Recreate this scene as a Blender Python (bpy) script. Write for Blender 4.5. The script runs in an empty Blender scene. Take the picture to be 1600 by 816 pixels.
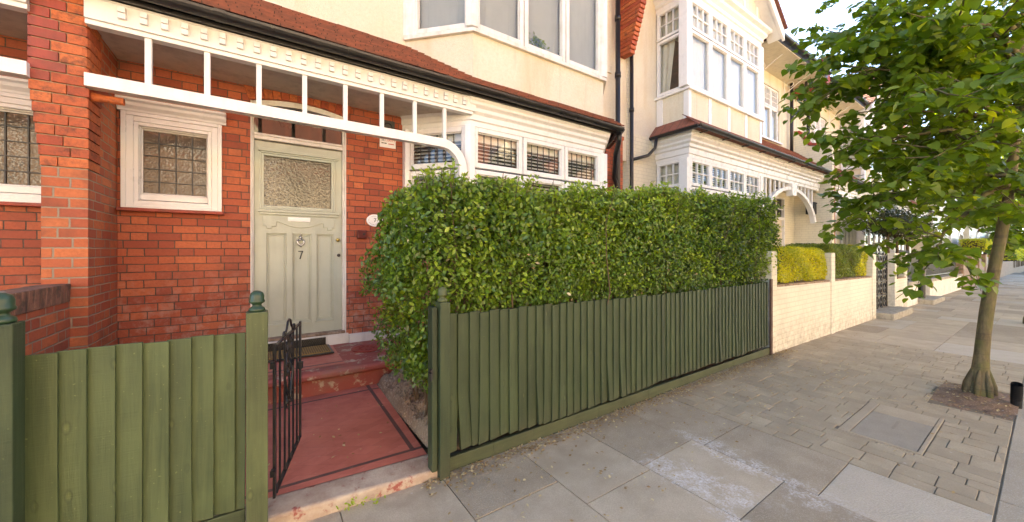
import bpy, bmesh, math, random
import numpy as np
from mathutils import Vector, Matrix
random.seed(7); RNG = np.random.default_rng(11)
S = bpy.context.scene; COL = S.collection
PI = math.pi
FX, FY = 0.5628, 0.8266                      # camera heading: X runs along the street, Y into the houses
EYE = 1.35
def gz(x):                                    # the street falls gently away to the right
    return -0.0135*max(0.0, x-4.5)
def at(px, py, d):                            # survey helper: a sight line of the photograph at depth d -> metres
    u = (px-800)/572.0; v = (392-py)/572.0
    return Vector((d*(FX+FY*u), d*(FY-FX*u), EYE+d*v))

# ------------------------------------------------------------------ materials
MATS = {}
class NT:
    def __init__(s, name):
        m = bpy.data.materials.new(name); m.use_nodes = True
        s.m = m; s.t = m.node_tree; s.b = s.t.nodes['Principled BSDF']; MATS[name] = m
    def n(s, typ, props=None, **kw):
        nd = s.t.nodes.new(typ)
        for k, v in (props or {}).items(): setattr(nd, k, v)
        for k, v in kw.items():
            key = int(k[1:]) if k[0] == 'i' and k[1:].isdigit() else k.replace('_', ' ')
            s.put(nd.inputs[key], v)
        return nd
    def put(s, sock, v):
        if isinstance(v, bpy.types.NodeSocket): s.t.links.new(v, sock)
        elif isinstance(v, bpy.types.Node): s.t.links.new(v.outputs[0], sock)
        else:
            if isinstance(v, (tuple, list)) and len(v) == 3 and sock.type == 'RGBA': v = (*v, 1)
            sock.default_value = v
    def math(s, op, a, b=None, c=None):
        nd = s.t.nodes.new('ShaderNodeMath'); nd.operation = op
        for i, v in enumerate((a, b, c)):
            if v is not None: s.put(nd.inputs[i], v)
        return nd.outputs[0]
    def mix(s, f, a, b, mode='MIX'):
        nd = s.t.nodes.new('ShaderNodeMix'); nd.data_type = 'RGBA'; nd.blend_type = mode
        s.put(nd.inputs[0], f); s.put(nd.inputs[6], a); s.put(nd.inputs[7], b)
        return nd.outputs[2]
    def noise(s, vec, scale, detail=4, rough=.55, dist=0):
        nd = s.n('ShaderNodeTexNoise', Scale=scale, Detail=detail, Roughness=rough, Distortion=dist)
        if vec is not None: s.put(nd.inputs['Vector'], vec)
        return nd.outputs[0]
    def ramp(s, v, lo, hi, a=0., b=1.):
        return s.n('ShaderNodeMapRange', {'clamp': True}, Value=v, From_Min=lo, From_Max=hi, To_Min=a, To_Max=b).outputs[0]
    def obj(s): return s.n('ShaderNodeTexCoord').outputs['Object']
    def uv(s): return s.n('ShaderNodeTexCoord').outputs['UV']
    def pos(s): return s.n('ShaderNodeNewGeometry').outputs['Position']
    def scale(s, vec, sc):
        return s.n('ShaderNodeMapping', Vector=vec, Scale=sc).outputs[0]
    def bump(s, h, strength=.4, dist=.01, normal=None):
        nd = s.n('ShaderNodeBump', Height=h, Strength=strength, Distance=dist)
        if normal is not None: s.put(nd.inputs['Normal'], normal)
        s.put(s.b.inputs['Normal'], nd.outputs[0]); return nd.outputs[0]
    def set(s, **kw):
        for k, v in kw.items(): s.put(s.b.inputs[k.replace('_', ' ')], v)
        return s

def paint(name, col, rough=.45, dirt=.12, dirtcol=None, bump=.15, scale=6):
    t = NT(name); p = t.pos()
    n = t.noise(p, scale, 6, .65); f = t.ramp(n, .47, .70, 0, dirt*2.6)
    dc = dirtcol or tuple(c*.55 for c in col)
    c = t.mix(f, col, dc)
    st = t.noise(t.scale(p, (14, 14, 1.2)), 1.0, 3)
    c = t.mix(t.ramp(st, .5, .72, 0, dirt*1.8), c, tuple(x*.6 for x in dc))
    t.set(Base_Color=c, Roughness=t.ramp(n, .3, .7, rough-.08, rough+.12))
    t.bump(t.noise(p, 60, 3), bump, .004)
    return t.m

def brick(name, cols, mortar, jw=.0045, P=.325, H=.0685, painted=None, grime=.35, bumpd=.008, rough=.75, white=0.):
    t = NT(name); uv = t.uv()
    wob = t.n('ShaderNodeTexNoise', Vector=uv, Scale=9., Detail=3.)
    off = t.n('ShaderNodeVectorMath', {'operation': 'SCALE'}, i0=t.n('ShaderNodeVectorMath', {'operation': 'SUBTRACT'}, i0=wob.outputs[1], i1=(.5, .5, .5)).outputs[0])
    off.inputs['Scale'].default_value = .007
    v2 = t.n('ShaderNodeVectorMath', {'operation': 'ADD'}, i0=uv, i1=off.outputs[0]).outputs[0]
    sp = t.n('ShaderNodeSeparateXYZ', Vector=v2)
    vr = t.math('DIVIDE', sp.outputs[1], H); row = t.math('FLOOR', vr); rf = t.math('SUBTRACT', vr, row)
    jit = t.n('ShaderNodeTexWhiteNoise', {'noise_dimensions': '1D'}, W=row).outputs[0]
    sh = t.math('ADD', t.math('MULTIPLY', t.math('MODULO', t.math('ABSOLUTE', row), 2.), .5), t.math('MULTIPLY', jit, .12))
    u2 = t.math('ADD', t.math('DIVIDE', sp.outputs[0], P), sh); cell = t.math('FLOOR', u2); f = t.math('SUBTRACT', u2, cell)
    hd = t.math('GREATER_THAN', f, .672)
    du = t.math('MULTIPLY', t.math('MINIMUM', t.math('MINIMUM', f, t.math('SUBTRACT', 1., f)), t.math('ABSOLUTE', t.math('SUBTRACT', f, .672))), P)
    dv = t.math('MULTIPLY', t.math('MINIMUM', rf, t.math('SUBTRACT', 1., rf)), H)
    d = t.math('MINIMUM', du, dv)
    edge = t.math('ADD', d, t.math('MULTIPLY', t.math('SUBTRACT', t.noise(uv, 70, 3), .5), .005))
    msk = t.ramp(edge, jw*.6, jw*1.35)
    idv = t.n('ShaderNodeCombineXYZ', X=t.math('ADD', t.math('MULTIPLY', cell, 2.), hd), Y=row).outputs[0]
    rnd = t.n('ShaderNodeTexWhiteNoise', {'noise_dimensions': '3D'}, Vector=idv)
    cr = t.n('ShaderNodeValToRGB', Fac=rnd.outputs[0]); e = cr.color_ramp.elements
    e[0].position = 0; e[0].color = (*cols[0], 1); e[1].position = 1; e[1].color = (*cols[-1], 1)
    for i, c in enumerate(cols[1:-1]):
        k = e.new((i+1)/(len(cols)-1)); k.color = (*c, 1)
    fine = t.noise(uv, 45, 5, .65); big = t.noise(t.pos(), 1.7, 4)
    c = t.mix(t.ramp(fine, .4, .75, 0, .45), cr.outputs[0], tuple(x*.55 for x in cols[0]))
    c = t.mix(t.ramp(t.noise(t.pos(), 3.3, 5), .55, .72, 0, grime), c, (.09, .045, .03))
    if white:
        lo = t.ramp(t.n('ShaderNodeSeparateXYZ', Vector=t.pos()).outputs[2], .35, 1.25, white, 0)
        c = t.mix(t.math('MULTIPLY', lo, t.ramp(t.noise(t.pos(), 14, 5, .7), .46, .66)), c, (.46, .33, .27))
    c = t.mix(msk, t.mix(t.ramp(big, .4, .7), mortar, tuple(x*.6 for x in mortar)), c)
    if painted:
        n1 = t.noise(t.pos(), 2.2, 5)
        c = t.mix(t.ramp(n1, .46, .70, 0, .5), painted, tuple(x*.78 for x in painted))
        c = t.mix(t.ramp(msk, 0, 1, .42, 0), c, tuple(x*.55 for x in painted))
        lo = t.ramp(t.n('ShaderNodeSeparateXYZ', Vector=t.pos()).outputs[2], -.15, .5, 1, 0)
        c = t.mix(t.math('MULTIPLY', lo, t.ramp(t.noise(t.pos(), 11, 6, .7), .42, .62, 0, .8)), c, (.3, .25, .18))
    hgt = t.math('ADD', t.math('MULTIPLY', msk, 1.), t.math('ADD', t.math('MULTIPLY', fine, .35), t.math('MULTIPLY', rnd.outputs[0], .25)))
    t.set(Base_Color=c, Roughness=rough); t.bump(hgt, .55 if not painted else .5, bumpd)
    return t.m

brick('red_brick', [(.37, .080, .036), (.45, .104, .044), (.52, .138, .056), (.30, .060, .030), (.43, .112, .056)], (.10, .07, .05), jw=.0035, grime=.35, white=.75)
brick('pier_brick', [(.46, .108, .042), (.56, .158, .058), (.36, .075, .035), (.50, .125, .046), (.40, .09, .045)], (.34, .265, .185), jw=.005, grime=.55)
brick('wall_brick', [(.30, .10, .06), (.38, .16, .09), (.22, .08, .06)], (.30, .25, .19), jw=.006, grime=.4)
brick('yellow_stock_brick', [(.36, .22, .13), (.30, .17, .10), (.40, .26, .16), (.26, .14, .09)], (.32, .28, .22), jw=.006, grime=.4)
brick('cream_painted_brick', [(.6, .5, .3)]*2, (.5, .4, .25), painted=(.74, .68, .53))
brick('white_painted_brick', [(.6, .5, .3)]*2, (.5, .4, .25), painted=(.72, .68, .58))

def solid_brick():                             # moulded bricks that are real geometry: colour per piece from a mesh attribute
    t = NT('moulded_brick'); a = t.n('ShaderNodeAttribute', {'attribute_name': 'var'}).outputs[2]
    p = t.pos(); fine = t.noise(p, 38, 5, .65)
    c = t.mix(a, (.36, .060, .026), (.58, .155, .048))
    c = t.mix(t.ramp(fine, .45, .7, 0, .6), c, (.17, .035, .018))
    c = t.mix(t.ramp(t.noise(p, 13, 6, .7), .52, .66, 0, .75), c, (.085, .03, .018))
    t.set(Base_Color=c, Roughness=.72); t.bump(t.math('ADD', fine, t.noise(p, 120, 2)), .45, .005)
solid_brick()
paint('red_paint_brick', (.34, .052, .030), .55, .3, (.16, .05, .03), bump=.4)
paint('weathered_brick', (.25, .115, .07), .85, .6, (.10, .06, .04), bump=.6, scale=11)
paint('mortar', (.42, .34, .25), .9, .25, bump=.6)
paint('white_paint', (.76, .745, .71), .38, .07, (.62, .56, .45))
paint('white_gloss', (.76, .75, .735), .28, .04, (.66, .62, .54))
paint('old_white_paint', (.72, .695, .645), .45, .16, (.50, .43, .33))
paint('cream_wood', (.66, .60, .47), .42, .10)
paint('sage_paint', (.43, .46, .375), .36, .07, (.30, .30, .22), bump=.1)
paint('soffit_paint', (.56, .50, .42), .7, .15)
paint('black_paint', (.014, .013, .013), .33, .1, (.05, .045, .04), bump=.2)
paint('black_iron', (.010, .0105, .013), .38, .2, (.05, .035, .028), bump=.25)
paint('brass', (.55, .38, .12), .3, .2); MATS['brass'].node_tree.nodes['Principled BSDF'].inputs['Metallic'].default_value = 1
paint('chrome', (.55, .55, .54), .25, .2); MATS['chrome'].node_tree.nodes['Principled BSDF'].inputs['Metallic'].default_value = 1
paint('dark_metal', (.06, .055, .05), .5, .25)
paint('bell_red', (.11, .012, .012), .35, .1)
paint('plate_white', (.82, .81, .78), .3, .03)
paint('ink_black', (.02, .02, .02), .5, 0)
paint('ink_red', (.55, .05, .04), .5, 0)
paint('bin_green', (.016, .045, .030), .42, .1)
paint('pipe_plastic', (.012, .012, .013), .45, .15)
paint('stone_cap', (.40, .36, .29), .85, .35, bump=.7, scale=9)
paint('old_stone', (.36, .26, .185), .9, .5, (.20, .125, .08), bump=.9, scale=12)
paint('terracotta', (.33, .055, .04), .55, .3, bump=.35)
paint('render_white', (.80, .76, .68), .8, .15, bump=.5)
paint('lead_came', (.05, .05, .048), .5, .1)
paint('blind_grey', (.50, .50, .50), .55, .05)
paint('blind_dark', (.62, .61, .58), .5, .1)
paint('blind_white', (.78, .76, .72), .6, .05)
paint('curtain', (.62, .58, .50), .85, .1)
paint('room_dark', (.05, .045, .04), .9, .1)
paint('roof_ridge', (.30, .07, .045), .7, .3, bump=.4)
paint('rust_iron', (.10, .05, .035), .7, .4)

def pebbledash(name, col):
    t = NT(name); p = t.pos(); v = t.n('ShaderNodeTexVoronoi', Vector=p, Scale=95.).outputs[0]
    n = t.noise(p, 30, 4)
    c = t.mix(t.ramp(t.noise(p, 1.6, 5), .45, .75, 0, .25), col, (col[0]*.85, col[1]*.72, col[2]*.5))
    st = t.noise(t.scale(p, (3, 3, .45)), 1., 4)
    c = t.mix(t.ramp(st, .52, .72, 0, .45), c, (col[0]*.78, col[1]*.62, col[2]*.40))
    c = t.mix(t.ramp(t.noise(t.scale(p, (9, 9, .7)), 1., 4), .6, .72, 0, .3), c, (col[0]*.6, col[1]*.5, col[2]*.38))
    c = t.mix(t.ramp(v, 0, .5, .30, 0), c, tuple(x*.55 for x in col)); c = t.mix(t.ramp(n, .42, .7, 0, .30), c, (col[0]*.8, col[1]*.72, col[2]*.58))
    t.set(Base_Color=c, Roughness=.85); t.bump(t.math('ADD', t.math('MULTIPLY', v, -1.), n), .6, .006)
pebbledash('pebbledash', (.70, .635, .505)); pebbledash('pebbledash_pale', (.72, .67, .55))

def tiles(name, c1, c2):
    t = NT(name); uv = t.uv(); sp = t.n('ShaderNodeSeparateXYZ', Vector=uv)
    a = t.n('ShaderNodeAttribute', {'attribute_name': 'var'}).outputs[2]
    u = t.math('ADD', t.math('DIVIDE', sp.outputs[0], .165), t.math('MULTIPLY', a, 7.3))
    cell = t.math('FLOOR', u); f = t.math('SUBTRACT', u, cell)
    rn = t.n('ShaderNodeTexWhiteNoise', {'noise_dimensions': '2D'}, Vector=t.n('ShaderNodeCombineXYZ', X=cell, Y=t.math('MULTIPLY', a, 91.)).outputs[0]).outputs[0]
    j = t.ramp(t.math('MINIMUM', f, t.math('SUBTRACT', 1., f)), .008, .03)
    n = t.noise(t.pos(), 22, 5, .65)
    c = t.mix(rn, c1, c2); c = t.mix(t.ramp(n, .45, .72, 0, .65), c, (.10, .045, .032))
    c = t.mix(j, (.03, .018, .014), c)
    t.set(Base_Color=c, Roughness=.68); t.bump(t.math('ADD', t.math('ADD', j, t.math('MULTIPLY', rn, .8)), t.math('MULTIPLY', n, .5)), .5, .008)
tiles('clay_tile', (.205, .078, .055), (.31, .098, .062)); tiles('slate_tile', (.12, .10, .09), (.18, .14, .11))

def wood(name, c1, c2, axis=2, rough=.62):
    t = NT(name); p = t.pos(); a = t.n('ShaderNodeAttribute', {'attribute_name': 'var'}).outputs[2]
    sh = t.n('ShaderNodeVectorMath', {'operation': 'ADD'}, i0=p, i1=t.n('ShaderNodeCombineXYZ', X=t.math('MULTIPLY', a, 13.), Z=t.math('MULTIPLY', a, 31.)).outputs[0]).outputs[0]
    sc = [26, 26, 26]; sc[axis] = 1.6
    g = t.noise(t.scale(sh, tuple(sc)), 1.6, 6, .62, .6)
    wv = t.noise(sh, 2.6, 4); saw = t.noise(t.scale(sh, (3, 3, 160) if axis == 2 else (160, 3, 3)), 1., 2)
    vk = t.n('ShaderNodeTexVoronoi', Vector=t.scale(sh, (17, .01, 8) if axis == 2 else (8, .01, 17)), Scale=1.); kd = t.math('ADD', vk.outputs[0], t.math('MULTIPLY', t.math('SUBTRACT', g, .5), .12))
    kp = t.math('GREATER_THAN', t.n('ShaderNodeSeparateColor', Color=vk.outputs[1]).outputs[0], .80); kn = t.math('ADD', kd, t.math('SUBTRACT', 1., kp))
    c = t.mix(t.ramp(g, .36, .64), c1, c2)
    c = t.mix(t.ramp(wv, .42, .7, 0, .55), c, tuple(x*1.5 for x in c2))
    c = t.mix(t.ramp(t.noise(t.scale(sh, (5, 5, .8) if axis == 2 else (.8, 5, 5)), 1., 4), .5, .68, 0, .55), c, tuple(x*.55 for x in c1))
    c = t.mix(t.ramp(a, 0, 1, 0, .38), c, tuple(x*.62 for x in c1))
    c = t.mix(t.ramp(t.math('ABSOLUTE', t.math('SUBTRACT', kn, .20)), .0, .07, .35, 0), c, tuple(x*.45 for x in c1))
    c = t.mix(t.ramp(kn, .05, .16, .5, 0), c, (c2[0]*2.0, c2[1]*1.7, c2[2]*1.5))
    c = t.mix(t.ramp(t.noise(p, 75, 2, .5), .70, .76, 0, .5), c, (c2[0]*2.4, c2[1]*2.1, c2[2]*2.))
    lo = t.ramp(t.n('ShaderNodeSeparateXYZ', Vector=p).outputs[2], .0, .25, .6, 0)
    c = t.mix(t.math('MULTIPLY', lo, t.noise(p, 9, 4)), c, (.10, .085, .055))
    t.set(Base_Color=c, Roughness=rough)
    t.bump(t.math('ADD', t.math('MULTIPLY', g, .8), t.math('ADD', t.math('MULTIPLY', saw, .35), t.ramp(kn, 0, .2, -.7, 0))), .7, .004)
wood('fence_green', (.044, .066, .022), (.078, .104, .038)); wood('fence_green_dark', (.022, .038, .014), (.042, .062, .025))
wood('post_green', (.055, .072, .026), (.092, .112, .044)); wood('rail_green', (.032, .050, .018), (.054, .076, .03), axis=0)
paint('finial_green', (.022, .052, .024), .35, .1)

def stone(name, c1, c2, agg=None, aggs=220., rough=.82, spots=0.):
    t = NT(name); p = t.pos(); a = t.n('ShaderNodeAttribute', {'attribute_name': 'var'}).outputs[2]
    n = t.noise(p, 5, 6, .62); f = t.noise(p, 130, 3, .6)
    c = t.mix(t.ramp(n, .35, .68), c1, c2)
    c = t.mix(t.ramp(a, 0, 1, 0, .45), c, tuple(x*.68 for x in c1))
    c = t.mix(t.ramp(f, .35, .7, 0, .35), c, tuple(x*.5 for x in c1))
    h = t.math('MULTIPLY', f, .6)
    if agg:
        v = t.n('ShaderNodeTexVoronoi', Vector=p, Scale=aggs); col = v.outputs[1]
        pick = t.ramp(t.n('ShaderNodeSeparateColor', Color=col).outputs[0], .55, .62)
        k = t.math('MULTIPLY', pick, t.ramp(v.outputs[0], .30, .48, 1, 0))
        c = t.mix(t.math('MULTIPLY', k, .55), c, agg); h = t.math('ADD', h, t.ramp(v.outputs[0], .2, .6, .9, 0))
    # dried spatter and lichen spots
    v2 = t.n('ShaderNodeTexVoronoi', Vector=p, Scale=16.); s2 = t.n('ShaderNodeSeparateColor', Color=v2.outputs[1])
    sp = t.math('MULTIPLY', t.ramp(s2.outputs[0], .9, .92), t.ramp(v2.outputs[0], .08, .14, 1, 0))
    c = t.mix(t.math('MULTIPLY', sp, .55), c, (.5, .47, .42))
    # sandy dirt gathered along the fence
    sy = t.n('ShaderNodeSeparateXYZ', Vector=p)
    nr = t.math('MULTIPLY', t.ramp(sy.outputs[1], 1.45, 2.02, 0, 1), t.ramp(t.noise(p, 3.2, 5, .65), .42, .62, 0, .75))
    c = t.mix(nr, c, (.30, .235, .155))
    if spots:                                   # the spilled white paint dried on the slabs by the fence
        m = t.n('ShaderNodeMapping', Vector=p, Location=(-2.16, -1.18, 0)).outputs[0]
        ms = t.n('ShaderNodeSeparateXYZ', Vector=m)
        wb = t.noise(p, 3.4, 5, .68)
        def blob(cx, cy, rx, ry, ang):
            ca, sa = math.cos(ang), math.sin(ang)
            dx = t.math('SUBTRACT', ms.outputs[0], cx); dy = t.math('SUBTRACT', ms.outputs[1], cy)
            e1 = t.math('DIVIDE', t.math('ADD', t.math('MULTIPLY', dx, ca), t.math('MULTIPLY', dy, sa)), rx)
            e2 = t.math('DIVIDE', t.math('SUBTRACT', t.math('MULTIPLY', dy, ca), t.math('MULTIPLY', dx, sa)), ry)
            r = t.math('SQRT', t.math('ADD', t.math('MULTIPLY', e1, e1), t.math('MULTIPLY', e2, e2)))
            return t.ramp(t.math('ADD', r, t.math('MULTIPLY', t.math('SUBTRACT', wb, .5), 2.6)), .55, 1.05, 1, 0)
        bl = t.math('MAXIMUM', blob(.36, -.14, .13, .62, -.08), blob(-.06, .02, .15, .36, .25))
        bl = t.math('MAXIMUM', bl, blob(-.20, -.30, .07, .14, .2))
        grain = t.math('MULTIPLY', t.ramp(t.noise(p, 70, 4, .7), .38, .62), t.ramp(t.noise(p, 11, 6, .72), .43, .56, .12, 1))
        c = t.mix(t.math('MULTIPLY', t.math('MULTIPLY', bl, grain), .8), c, (.72, .71, .70))
    t.set(Base_Color=c, Roughness=rough); t.bump(h, .55, .005)
stone('slab_plain', (.45, .362, .25), (.56, .462, .33), spots=1)
stone('slab_aggregate', (.35, .28, .192), (.45, .368, .258), (.54, .48, .40), 190., spots=1)
stone('slab_pale', (.50, .435, .335), (.58, .51, .40), (.48, .44, .38), 120., spots=1)
stone('paver', (.39, .312, .208), (.50, .41, .28)); stone('joint_sand', (.19, .15, .10), (.27, .215, .145))
stone('kerb_granite', (.42, .36, .27), (.52, .45, .35), (.55, .51, .46), 200.)
stone('asphalt', (.045, .045, .047), (.06, .06, .06), (.11, .11, .11), 200.)
stone('soil', (.10, .065, .04), (.17, .11, .07), (.30, .2, .12), 60.)
stone('pit_soil', (.20, .12, .075), (.31, .20, .125), (.42, .30, .2), 80.)
stone('rubble', (.20, .13, .085), (.36, .255, .175), (.46, .37, .28), 55.)
stone('garden_ground', (.12, .10, .08), (.17, .14, .11))
stone('cover_metal', (.33, .285, .22), (.41, .355, .275))

def path_tiles():
    t = NT('red_quarry_tile'); p = t.pos(); sp = t.n('ShaderNodeSeparateXYZ', Vector=p)
    x, y = sp.outputs[0], sp.outputs[1]
    def strip(v, c0, w): return t.math('LESS_THAN', t.math('ABSOLUTE', t.math('SUBTRACT', v, c0)), w)
    # rotated small tiles with fine joints
    r = t.n('ShaderNodeMapping', Vector=p, Rotation=(0, 0, PI/4), Scale=(6.6, 13.2, 1)).outputs[0]
    b = t.n('ShaderNodeTexBrick', {'offset': .5}, Vector=r, Color1=(0, 0, 0), Color2=(1, 1, 1), Mortar=(.5, .5, .5), Scale=1., Mortar_Size=.012, Brick_Width=1., Row_Height=1.)
    n = t.noise(p, 6, 5, .6)
    c = t.mix(b.outputs[0], (.49, .138, .096), (.56, .17, .12))
    c = t.mix(t.ramp(n, .45, .7, 0, .4), c, (.32, .08, .055))
    c = t.mix(t.math('MULTIPLY', b.outputs[1], .35), c, (.14, .05, .035))
    blk = t.math('MAXIMUM', t.math('MULTIPLY', strip(x, .80, .014), t.math('GREATER_THAN', y, 2.30)), strip(y, 2.315, .013))
    blk = t.math('MAXIMUM', blk, strip(y, 3.44, .013)); blk = t.math('MAXIMUM', blk, strip(y, 3.70, .012))
    c = t.mix(t.math('MULTIPLY', blk, .85), c, (.055, .045, .042))
    c = t.mix(t.ramp(t.noise(p, 30, 5, .7), .62, .72, 0, .35), c, (.5, .38, .3))
    t.set(Base_Color=c, Roughness=t.ramp(n, .3, .7, .42, .65)); t.bump(t.math('ADD', t.math('MULTIPLY', b.outputs[1], -1.), t.math('MULTIPLY', n, .6)), .35, .003)
path_tiles()
def worn_red():
    t = NT('worn_red_paint'); p = t.pos(); n = t.noise(p, 7, 6, .7); m = t.ramp(n, .54, .62)
    c = t.mix(m, (.33, .075, .055), (.50, .38, .28))
    c = t.mix(t.ramp(t.noise(p, 3, 4), .5, .7, 0, .5), c, (.2, .14, .10))
    t.set(Base_Color=c, Roughness=.65); t.bump(t.math('ADD', t.noise(p, 60, 4), m), .5, .004)
worn_red()
def worn_stone():
    t = NT('worn_front_stone'); p = t.pos(); n = t.noise(p, 5, 6, .7)
    c = t.mix(t.ramp(n, .4, .62), (.50, .40, .30), (.36, .25, .18))
    c = t.mix(t.ramp(t.noise(p, 9, 5, .7), .56, .64, 0, .9), c, (.28, .055, .042))
    t.set(Base_Color=c, Roughness=.85); t.bump(t.math('ADD', t.noise(p, 80, 4), n), .6, .006)
worn_stone()
def mat_weave():
    t = NT('coir_mat'); p = t.pos(); r = t.n('ShaderNodeMapping', Vector=p, Rotation=(0, 0, .78), Scale=(70, 26, 1)).outputs[0]
    k = t.n('ShaderNodeTexChecker', Vector=r, Color1=(.36, .22, .07), Color2=(.14, .085, .035), Scale=1.).outputs[0]
    t.set(Base_Color=k, Roughness=.95); t.bump(t.noise(p, 260, 2), .9, .006)
mat_weave()

def clear_glass(name, ior=1.5, rough=0.0, tint=(.95, .965, .955), base=.0):
    t = NT(name); g = t.n('ShaderNodeBsdfGlossy', Color=(1, 1, 1), Roughness=rough)
    p = t.pos(); bn = t.n('ShaderNodeBump', Height=t.noise(p, 2.3, 2), Strength=.06, Distance=.02); t.put(g.inputs['Normal'], bn.outputs[0])
    tr = t.n('ShaderNodeBsdfTransparent', Color=tint); lw = t.n('ShaderNodeLayerWeight', Blend=.5)
    mx = t.n('ShaderNodeMixShader', Fac=t.math('ADD', t.math('MULTIPLY', t.math('POWER', lw.outputs[1], 5.), .9), base), i1=tr.outputs[0], i2=g.outputs[0])
    t.put(t.t.nodes['Material Output'].inputs[0], mx.outputs[0])
clear_glass('clear_glass', base=.035)
def obscure(name, col, sc, st, stretch=(1, 1, 1), rough=.08):
    t = NT(name); p = t.scale(t.pos(), stretch)
    v = t.n('ShaderNodeTexVoronoi', {'feature': 'SMOOTH_F1'}, Vector=p, Scale=sc).outputs[0]
    lg = t.noise(t.pos(), 3.0, 3)
    c = t.mix(t.ramp(lg, .35, .68), col, tuple(x*.35 for x in col))
    t.set(Base_Color=c, Roughness=rough, IOR=1.55); t.bump(t.math('ADD', v, t.math('MULTIPLY', t.noise(p, sc*.4, 2), .8)), st, .01)
obscure('obscure_glass', (.12, .095, .072), 60., .14); obscure('hammered_glass', (.13, .10, .075), 60., .16)
obscure('dark_glass', (.035, .03, .026), 1.2, .02, rough=.02); MATS['dark_glass'].node_tree.nodes['Principled BSDF'].inputs['IOR'].default_value = 1.5

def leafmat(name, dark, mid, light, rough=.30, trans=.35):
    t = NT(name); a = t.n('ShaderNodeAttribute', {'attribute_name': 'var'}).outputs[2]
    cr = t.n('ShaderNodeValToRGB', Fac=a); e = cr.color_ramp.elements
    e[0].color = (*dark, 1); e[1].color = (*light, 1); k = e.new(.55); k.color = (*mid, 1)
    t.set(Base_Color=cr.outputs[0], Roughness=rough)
    tl = t.n('ShaderNodeBsdfTranslucent', Color=t.mix(1., cr.outputs[0], (1.9, 1.75, .6), 'MULTIPLY'))
    mx = t.n('ShaderNodeMixShader', Fac=trans, i1=t.b.outputs[0], i2=tl.outputs[0])
    t.put(t.t.nodes['Material Output'].inputs[0], mx.outputs[0])
leafmat('privet_leaf', (.028, .07, .012), (.115, .21, .024), (.36, .47, .055))
leafmat('yellow_leaf', (.27, .32, .025), (.52, .52, .035), (.66, .62, .06))
leafmat('box_leaf', (.07, .12, .016), (.14, .20, .026), (.24, .29, .035))
leafmat('lime_leaf', (.05, .11, .014), (.125, .21, .024), (.30, .38, .05), rough=.40, trans=.5)
leafmat('bay_leaf', (.018, .032, .014), (.035, .05, .02), (.08, .09, .03))
leafmat('dry_leaf', (.22, .13, .06), (.36, .25, .12), (.55, .48, .30), rough=.8, trans=.15)
def bark():
    t = NT('bark'); p = t.pos(); g = t.noise(t.scale(p, (1, 1, .25)), 34, 6, .65); n = t.noise(p, 6, 4)
    c = t.mix(t.ramp(g, .35, .65), (.075, .055, .03), (.17, .13, .065))
    c = t.mix(t.ramp(n, .42, .65, 0, .75), c, (.105, .105, .028))
    ring = t.noise(t.scale(p, (.6, .6, 22)), 2., 3); c = t.mix(t.ramp(ring, .58, .7, 0, .6), c, (.05, .038, .024))
    t.set(Base_Color=c, Roughness=.85); t.bump(t.math('ADD', g, t.math('MULTIPLY', ring, .6)), .6, .01)
bark(); paint('twig', (.10, .065, .035), .8, .3)
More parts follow.
